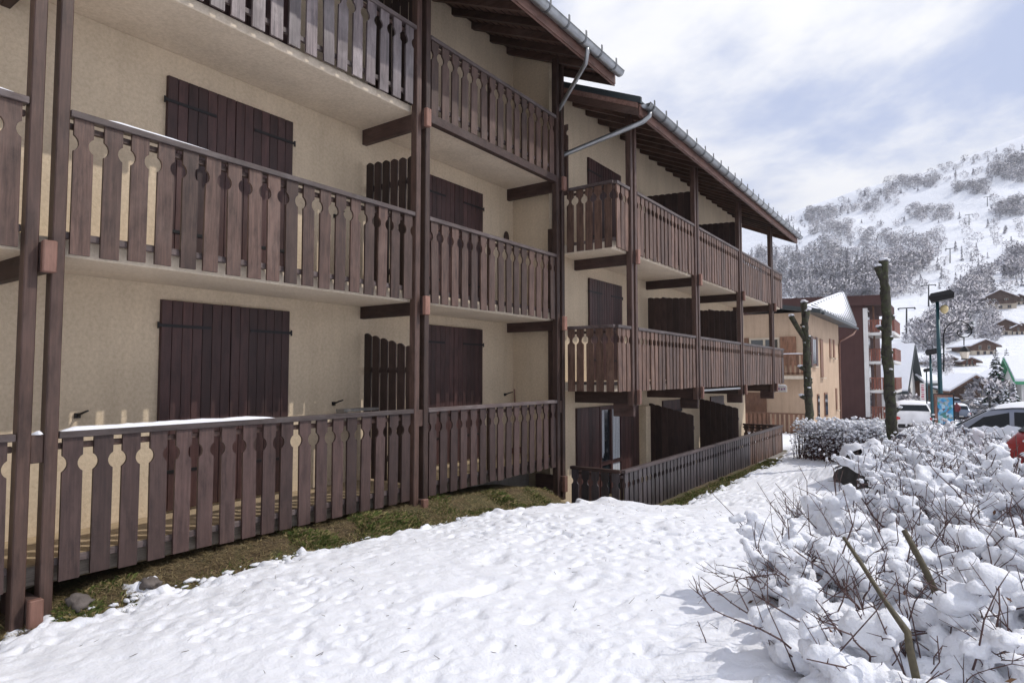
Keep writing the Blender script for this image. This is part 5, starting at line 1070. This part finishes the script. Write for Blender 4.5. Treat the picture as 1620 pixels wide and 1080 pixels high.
# ------------------------------------------------------------------ cars
def m_paint(name, c, metal=.4): 
    m = m_plain(name, c, .3, metal, .5, bscale=2); m.node_tree.nodes['Principled BSDF'].inputs['Coat Weight'].default_value = .6; return m
M['tyre'] = m_plain('tyre', (0.012, 0.012, 0.013), .85); M['rim'] = m_plain('rim', (.4, .4, .42), .35, .8); M['carglass'] = m_plain('car_glass', (.012, .014, .016), .1, 0, .25)
M['redlight'] = m_plain('tail_light', (.42, .01, .012), .2, 0, .7); M['headlight'] = m_plain('head_light', (.7, .72, .75), .15, .2, .7)
def car(label, p, ang, paint, suv=True, snow=.09, side_snow=False, group='parked cars'):
    t = thing('parked_car', (0, 0, 0), label, 'car', group); roof_h = 1.62 if suv else 1.42
    st = [(2.22, .62), (2.18, .80), (1.95, .96), (1.15, 1.06), (1.0, 1.10), (.28, roof_h - .06), (-.1, roof_h - .01), (-.9, roof_h), (-1.55, roof_h - .05), (-1.95, 1.12 if not suv else 1.22), (-2.15, 1.0), (-2.22, .6)]
    belt = 1.0 if suv else .92; sec = []
    for (x, zt) in st:
        e = .86 if abs(x) > 2.1 else .95 if abs(x) > 1.9 else 1; w = .89 * e; zb = min(zt - .02, belt); wt = w - max(0, zt - belt) * .36 - .02
        sec.append([(0, .32), (w * .93, .32), (w, .55), (w, zb), (wt, zt - .025), (wt - .08, zt), (0, zt + .015)])
    m = MB(); n = 7; full = []
    for (x, zt), s in zip(st, sec):
        ring = [(x, -y, z) for y, z in reversed(s[1:-1])]; ring = [(x, 0, s[-1][1])] + [(x, y, z) for y, z in reversed(s[1:-1])] + [(x, 0, s[0][1])] + [(x, -y, z) for y, z in s[1:-1]]; full.append(ring); m.v += ring
    k = len(full[0])
    for i in range(len(st) - 1):
        for j in range(k): m.f.append((i * k + j, i * k + (j + 1) % k, (i + 1) * k + (j + 1) % k, (i + 1) * k + j)); m.i.append(0)
    m.f += [tuple(range(k))[::-1], tuple((len(st) - 1) * k + j for j in range(k))]; m.i += [0, 0]
    me = m.mesh('body', paint); bm = bmesh.new(); bm.from_mesh(me); bmesh.ops.recalc_face_normals(bm, faces=bm.faces); bmesh.ops.bevel(bm, geom=[e for e in bm.edges if e.calc_face_angle(0) > .5], offset=.02, segments=2, affect='EDGES'); bm.to_mesh(me); bm.free(); me.polygons.foreach_set('use_smooth', [True] * len(me.polygons)); put('body', me, t)
    def zt_at(x): return float(np.interp(-x, [-a for a, _ in st], [b for _, b in st]))
    def gp(x, f, s):
        zt = zt_at(x); w = .89; wt = w - max(0, zt - belt) * .36 - .02; return Vector((x, s * (w + (wt - w) * f + .006), belt + (zt - .025 - belt) * f))
    for s in (-1, 1):
        for (xa, xb, ya, yb) in ((.86, -.02, .42, -.02), (-.10, -.95, -.10, -.92), (-1.03, -1.62, -1.0, -1.45)):
            g = MB(); q = [gp(xa, .08, s), gp(xb, .08, s), gp(yb, .86, s), gp(ya, .86, s)]; o = Vector((0, s * .006, 0)); g.add([v + o for v in q] + [v - o * 3 for v in q], [(0, 1, 2, 3), (7, 6, 5, 4), (0, 4, 5, 1), (1, 5, 6, 2), (2, 6, 7, 3), (3, 7, 4, 0)]); g.build('side_window', M['carglass'], t)
        pbox('door_handle', (-.75, s * .90, .86), (.18, .02, .03), M['iron'], t, .005); lump('mirror', Vector((.72, s * .99, 1.08)), (.09, .11, .08), paint, 3, t, 2, .05)
        lump('tail_light', Vector((-2.09, s * .70, .86)), (.10, .15, .14), M['redlight'], 2, t, 2, .05); lump('head_light', Vector((2.08, s * .62, .78)), (.1, .18, .08), M['headlight'], 2, t, 2, .05)
        for x in (1.38, -1.35):
            w = MB(); c = Vector((x, s * .80, .33)); w.tube([c + Vector((0, -.10, 0)), c + Vector((0, -.08, 0)), c + Vector((0, .08, 0)), c + Vector((0, .10, 0))], [.29, .33, .33, .29], 18); wo = w.build('wheel', M['tyre'], t, c); w = MB(); c2 = c + Vector((0, s * .095, 0)); w.tube([c2 - Vector((0, .012, 0)), c2 + Vector((0, .012, 0))], .2, 14); w.build('rim', M['rim'], wo, c2)
    def screen_(nm, x0, x1):
        g = MB(); q = []
        for x in (x0, x1):
            zt = zt_at(x) + .02; wt = .89 - max(0, zt - belt) * .36 - .12; q.append((x, wt, zt))
        sg = 1 if x0 > 0 else -1; a, b = q; o = .012 * sg
        g.add([(a[0] + o, -a[1], a[2]), (a[0] + o, a[1], a[2]), (b[0] + o, b[1], b[2]), (b[0] + o, -b[1], b[2]), (a[0] - o, -a[1], a[2] - .03), (a[0] - o, a[1], a[2] - .03), (b[0] - o, b[1], b[2] - .03), (b[0] - o, -b[1], b[2] - .03)], [(0, 1, 2, 3), (7, 6, 5, 4), (0, 4, 5, 1), (1, 5, 6, 2), (2, 6, 7, 3), (3, 7, 4, 0)]); g.build(nm, M['carglass'], t)
    screen_('windscreen', .96, .36); screen_('rear_window', -1.92, -1.60)
    pbox('bumper', (2.2, 0, .48), (.12, 1.5, .2), M['iron'], t, .04); pbox('bumper', (-2.2, 0, .5), (.12, 1.5, .2), M['iron'], t, .04); pbox('number_plate', (-2.27, 0, .62), (.02, .5, .11), M['white'], t, 0)
    def cap(nm, x0, x1, wd, h, sd):
        g = MB(); nx, ny = 16, 12
        for i in range(nx + 1):
            for j in range(ny + 1):
                x = x0 + (x1 - x0) * i / nx; y = -wd + 2 * wd * j / ny; e = max(0, min(1, 3.5 * min(i, nx - i) / nx)) ** .5 * max(0, min(1, 3.5 * min(j, ny - j) / ny)) ** .5
                g.v.append((x, y, zt_at(x) - .01 + h * e * (1 + .2 * mnoise.noise((x * 3, y * 3, sd)))))
        for i in range(nx):
            for j in range(ny): g.f.append((i * (ny + 1) + j, i * (ny + 1) + j + 1, (i + 1) * (ny + 1) + j + 1, (i + 1) * (ny + 1) + j)); g.i.append(0)
        g.build(nm, M['snow'], t, (0, 0, 0), True)
    if snow: cap('roof_snow', .3, -1.62, .66, snow, 3); cap('bonnet_snow', 2.1, 1.02, .84, snow * .8, 5)
    if side_snow:
        for s in (-1, 1):
            g = MB(); n = 26
            for j in range(n + 1):
                x = .95 - 1.75 * j / n; hh = .06 + .20 * max(0, math.sin(j / n * math.pi)) * (.8 + .5 * mnoise.noise((j * .45, 2, s))); g.v += [(x, s * .93, belt - .03), (x, s * .885 + s * .03, belt + hh * .5), (x, s * (.89 - .36 * hh), belt + hh)]
            for j in range(n):
                for q in range(2): g.f.append((j * 3 + q, j * 3 + q + 1, j * 3 + 4 + q, j * 3 + 3 + q)); g.i.append(0)
            g.build('window_snow', M['snow'], t, (0, 0, 0), True)
    t.location = p; t.rotation_euler = (0, 0, ang); return t
def ground_at(px, depth, ang_extra=0): q = CAMP + ray(px, 592) * depth; return Vector((q.x, q.y, gz1(q.x, q.y) + .02))
M['silver'] = m_paint('silver_paint', (.20, .215, .26)); M['bluegrey'] = m_paint('blue_grey_paint', (.13, .16, .22)); M['redpaint'] = m_paint('red_paint', (.32, .012, .016), .1); M['whitepaint'] = m_paint('white_paint', (.7, .7, .72), 0)
p = Vector((.88, 17.7, gz1(.88, 17.7) + .06)); car('silver parked car with snow on its roof and stuck to its side windows', p, math.pi - R(4), M['silver'], True, .11, True)
p = Vector((2.42, 14.7, gz1(2.42, 14.7) + .08)); car('blue-grey parked car whose bonnet shows between the silver and red cars', p, math.pi + R(3), M['bluegrey'], False, .05)
p = Vector((2.58, 10.3, gz1(2.58, 10.3) + .10)); car('red parked car at the right picture edge with a bright tail light', p, R(30), M['redpaint'], True, .03)
cw = car('white van-like snow-covered car beside the foot of the mossy trunk', spot(1436, 40), R(100), M['whitepaint'], True, .14)
far = [(1513, 74, 95), (1534, 108, 118), (1543, 103, 118), (1552, 98, 118), (1561, 93, 118), (1540, 122, 118), (1550, 117, 118), (1559, 112, 118), (1507, 118, 95), (1520, 124, 95), (1458, 60, 80)]
pos = ['front', 'second', 'third', 'fourth', 'fifth']
fl = ['small snowy car just right of the poster stand', 'snowy car at the left end of the nearer parking row', 'snowy car second from the left in the nearer parking row', 'snowy car third from the left in the nearer parking row', 'snowy car at the right end of the nearer parking row', 'snowy car at the left end of the rear parking row', 'snowy car in the middle of the rear parking row', 'snowy car at the right end of the rear parking row', 'distant snowy car behind the poster stand', 'distant snowy car right of the one behind the poster stand', 'snowy car parked below the vertical sign']
base_car = None
for (px, r, a), lb in zip(far, fl):
    if base_car is None: base_car = car(lb, spot(px, r, .05), R(a), M['bluegrey'], True, .16, group='cars in the village car park'); c = base_car
    else: c = clone(base_car); c['label'] = lb
    c.location = spot(px, r, .05); c.rotation_euler = (0, 0, R(a))
def sheet(name, pts, mat, dz):
    m = MB(); n = 14; 
    for i in range(n + 1):
        for j in range(n + 1):
            a = Vector(pts[0]).lerp(Vector(pts[1]), i / n); b = Vector(pts[3]).lerp(Vector(pts[2]), i / n); c = a.lerp(b, j / n); m.v.append((c.x, c.y, gz1(c.x, c.y) + .10 + .06 + dz))
    for i in range(n):
        for j in range(n): m.f.append((i * (n + 1) + j, (i + 1) * (n + 1) + j, (i + 1) * (n + 1) + j + 1, i * (n + 1) + j + 1)); m.i.append(0)
    return tag(m.build(name, mat, None, (0, 0, 0), True), kind='structure')
sheet('street', [(.2, 55, 0), (2.4, 55, 0), (2.6, 125, 0), (-.6, 125, 0)], M['tarmac'], 0)
# a walker on the far street
def person(label, p, h, coat, trousers):
    sk = h / 1.75; me = bpy.data.meshes.new('person'); J = [(0, 0, .95), (0, 0, 1.2), (0, 0, 1.42), (0, 0, 1.52), (0, 0, 1.66), (-.1, 0, .9), (-.12, -.1, .5), (-.12, -.02, .06), (.1, 0, .9), (.12, .16, .5), (.12, .3, .08), (-.2, 0, 1.38), (-.25, .08, 1.12), (-.22, -.08, .9), (.2, 0, 1.38), (.25, -.06, 1.12), (.22, -.2, .95)]
    E_ = [(0, 1), (1, 2), (2, 3), (3, 4), (0, 5), (5, 6), (6, 7), (0, 8), (8, 9), (9, 10), (2, 11), (11, 12), (12, 13), (2, 14), (14, 15), (15, 16)]; rd = [.16, .17, .16, .06, .105, .1, .075, .055, .1, .075, .055, .08, .06, .045, .08, .06, .045]
    me.from_pydata([Vector(j) * sk for j in J], E_, []); o = bpy.data.objects.new('person', me); col.objects.link(o); md = o.modifiers.new('s', 'SKIN'); 
    for v, q in zip(me.skin_vertices[0].data, rd): v.radius = (q * sk, q * sk)
    me.skin_vertices[0].data[0].use_root = True; o.modifiers.new('d', 'SUBSURF').levels = 1
    dg = bpy.context.evaluated_depsgraph_get(); m2 = bpy.data.meshes.new_from_object(o.evaluated_get(dg)); bpy.data.objects.remove(o)
    m2.materials.clear(); m2.materials.append(coat); m2.materials.append(trousers)
    for f in m2.polygons: f.material_index = 1 if f.center.z < .85 * sk else 0
    return tag(put('person', m2, None, p, (0, 0, R(200))), label, 'person')
person('person in a dark red jacket walking on the far street', spot(1512, 70, .15), 1.75, m_plain('red_jacket', (.16, .03, .04), .8), m_plain('dark_trousers', (.03, .03, .04), .8))

# ------------------------------------------------------------------ the air of the valley
hz = MB(); hz.box((0, 1180, 145), (5400, 3400, 420))
hm_ = bpy.data.materials.new('haze_air'); hm_.use_nodes = True; hn = hm_.node_tree; hn.nodes.clear(); ho = hn.nodes.new('ShaderNodeOutputMaterial'); hv = hn.nodes.new('ShaderNodeVolumePrincipled')
hv.inputs['Color'].default_value = (0.86, 0.91, 1.0, 1); hv.inputs['Density'].default_value = 0.0003; hn.links.new(hv.outputs[0], ho.inputs['Volume'])
tag(hz.build('haze', hm_, None, (0, 1180, 145)), 'thin pale winter haze filling the valley', 'haze', kind='stuff')
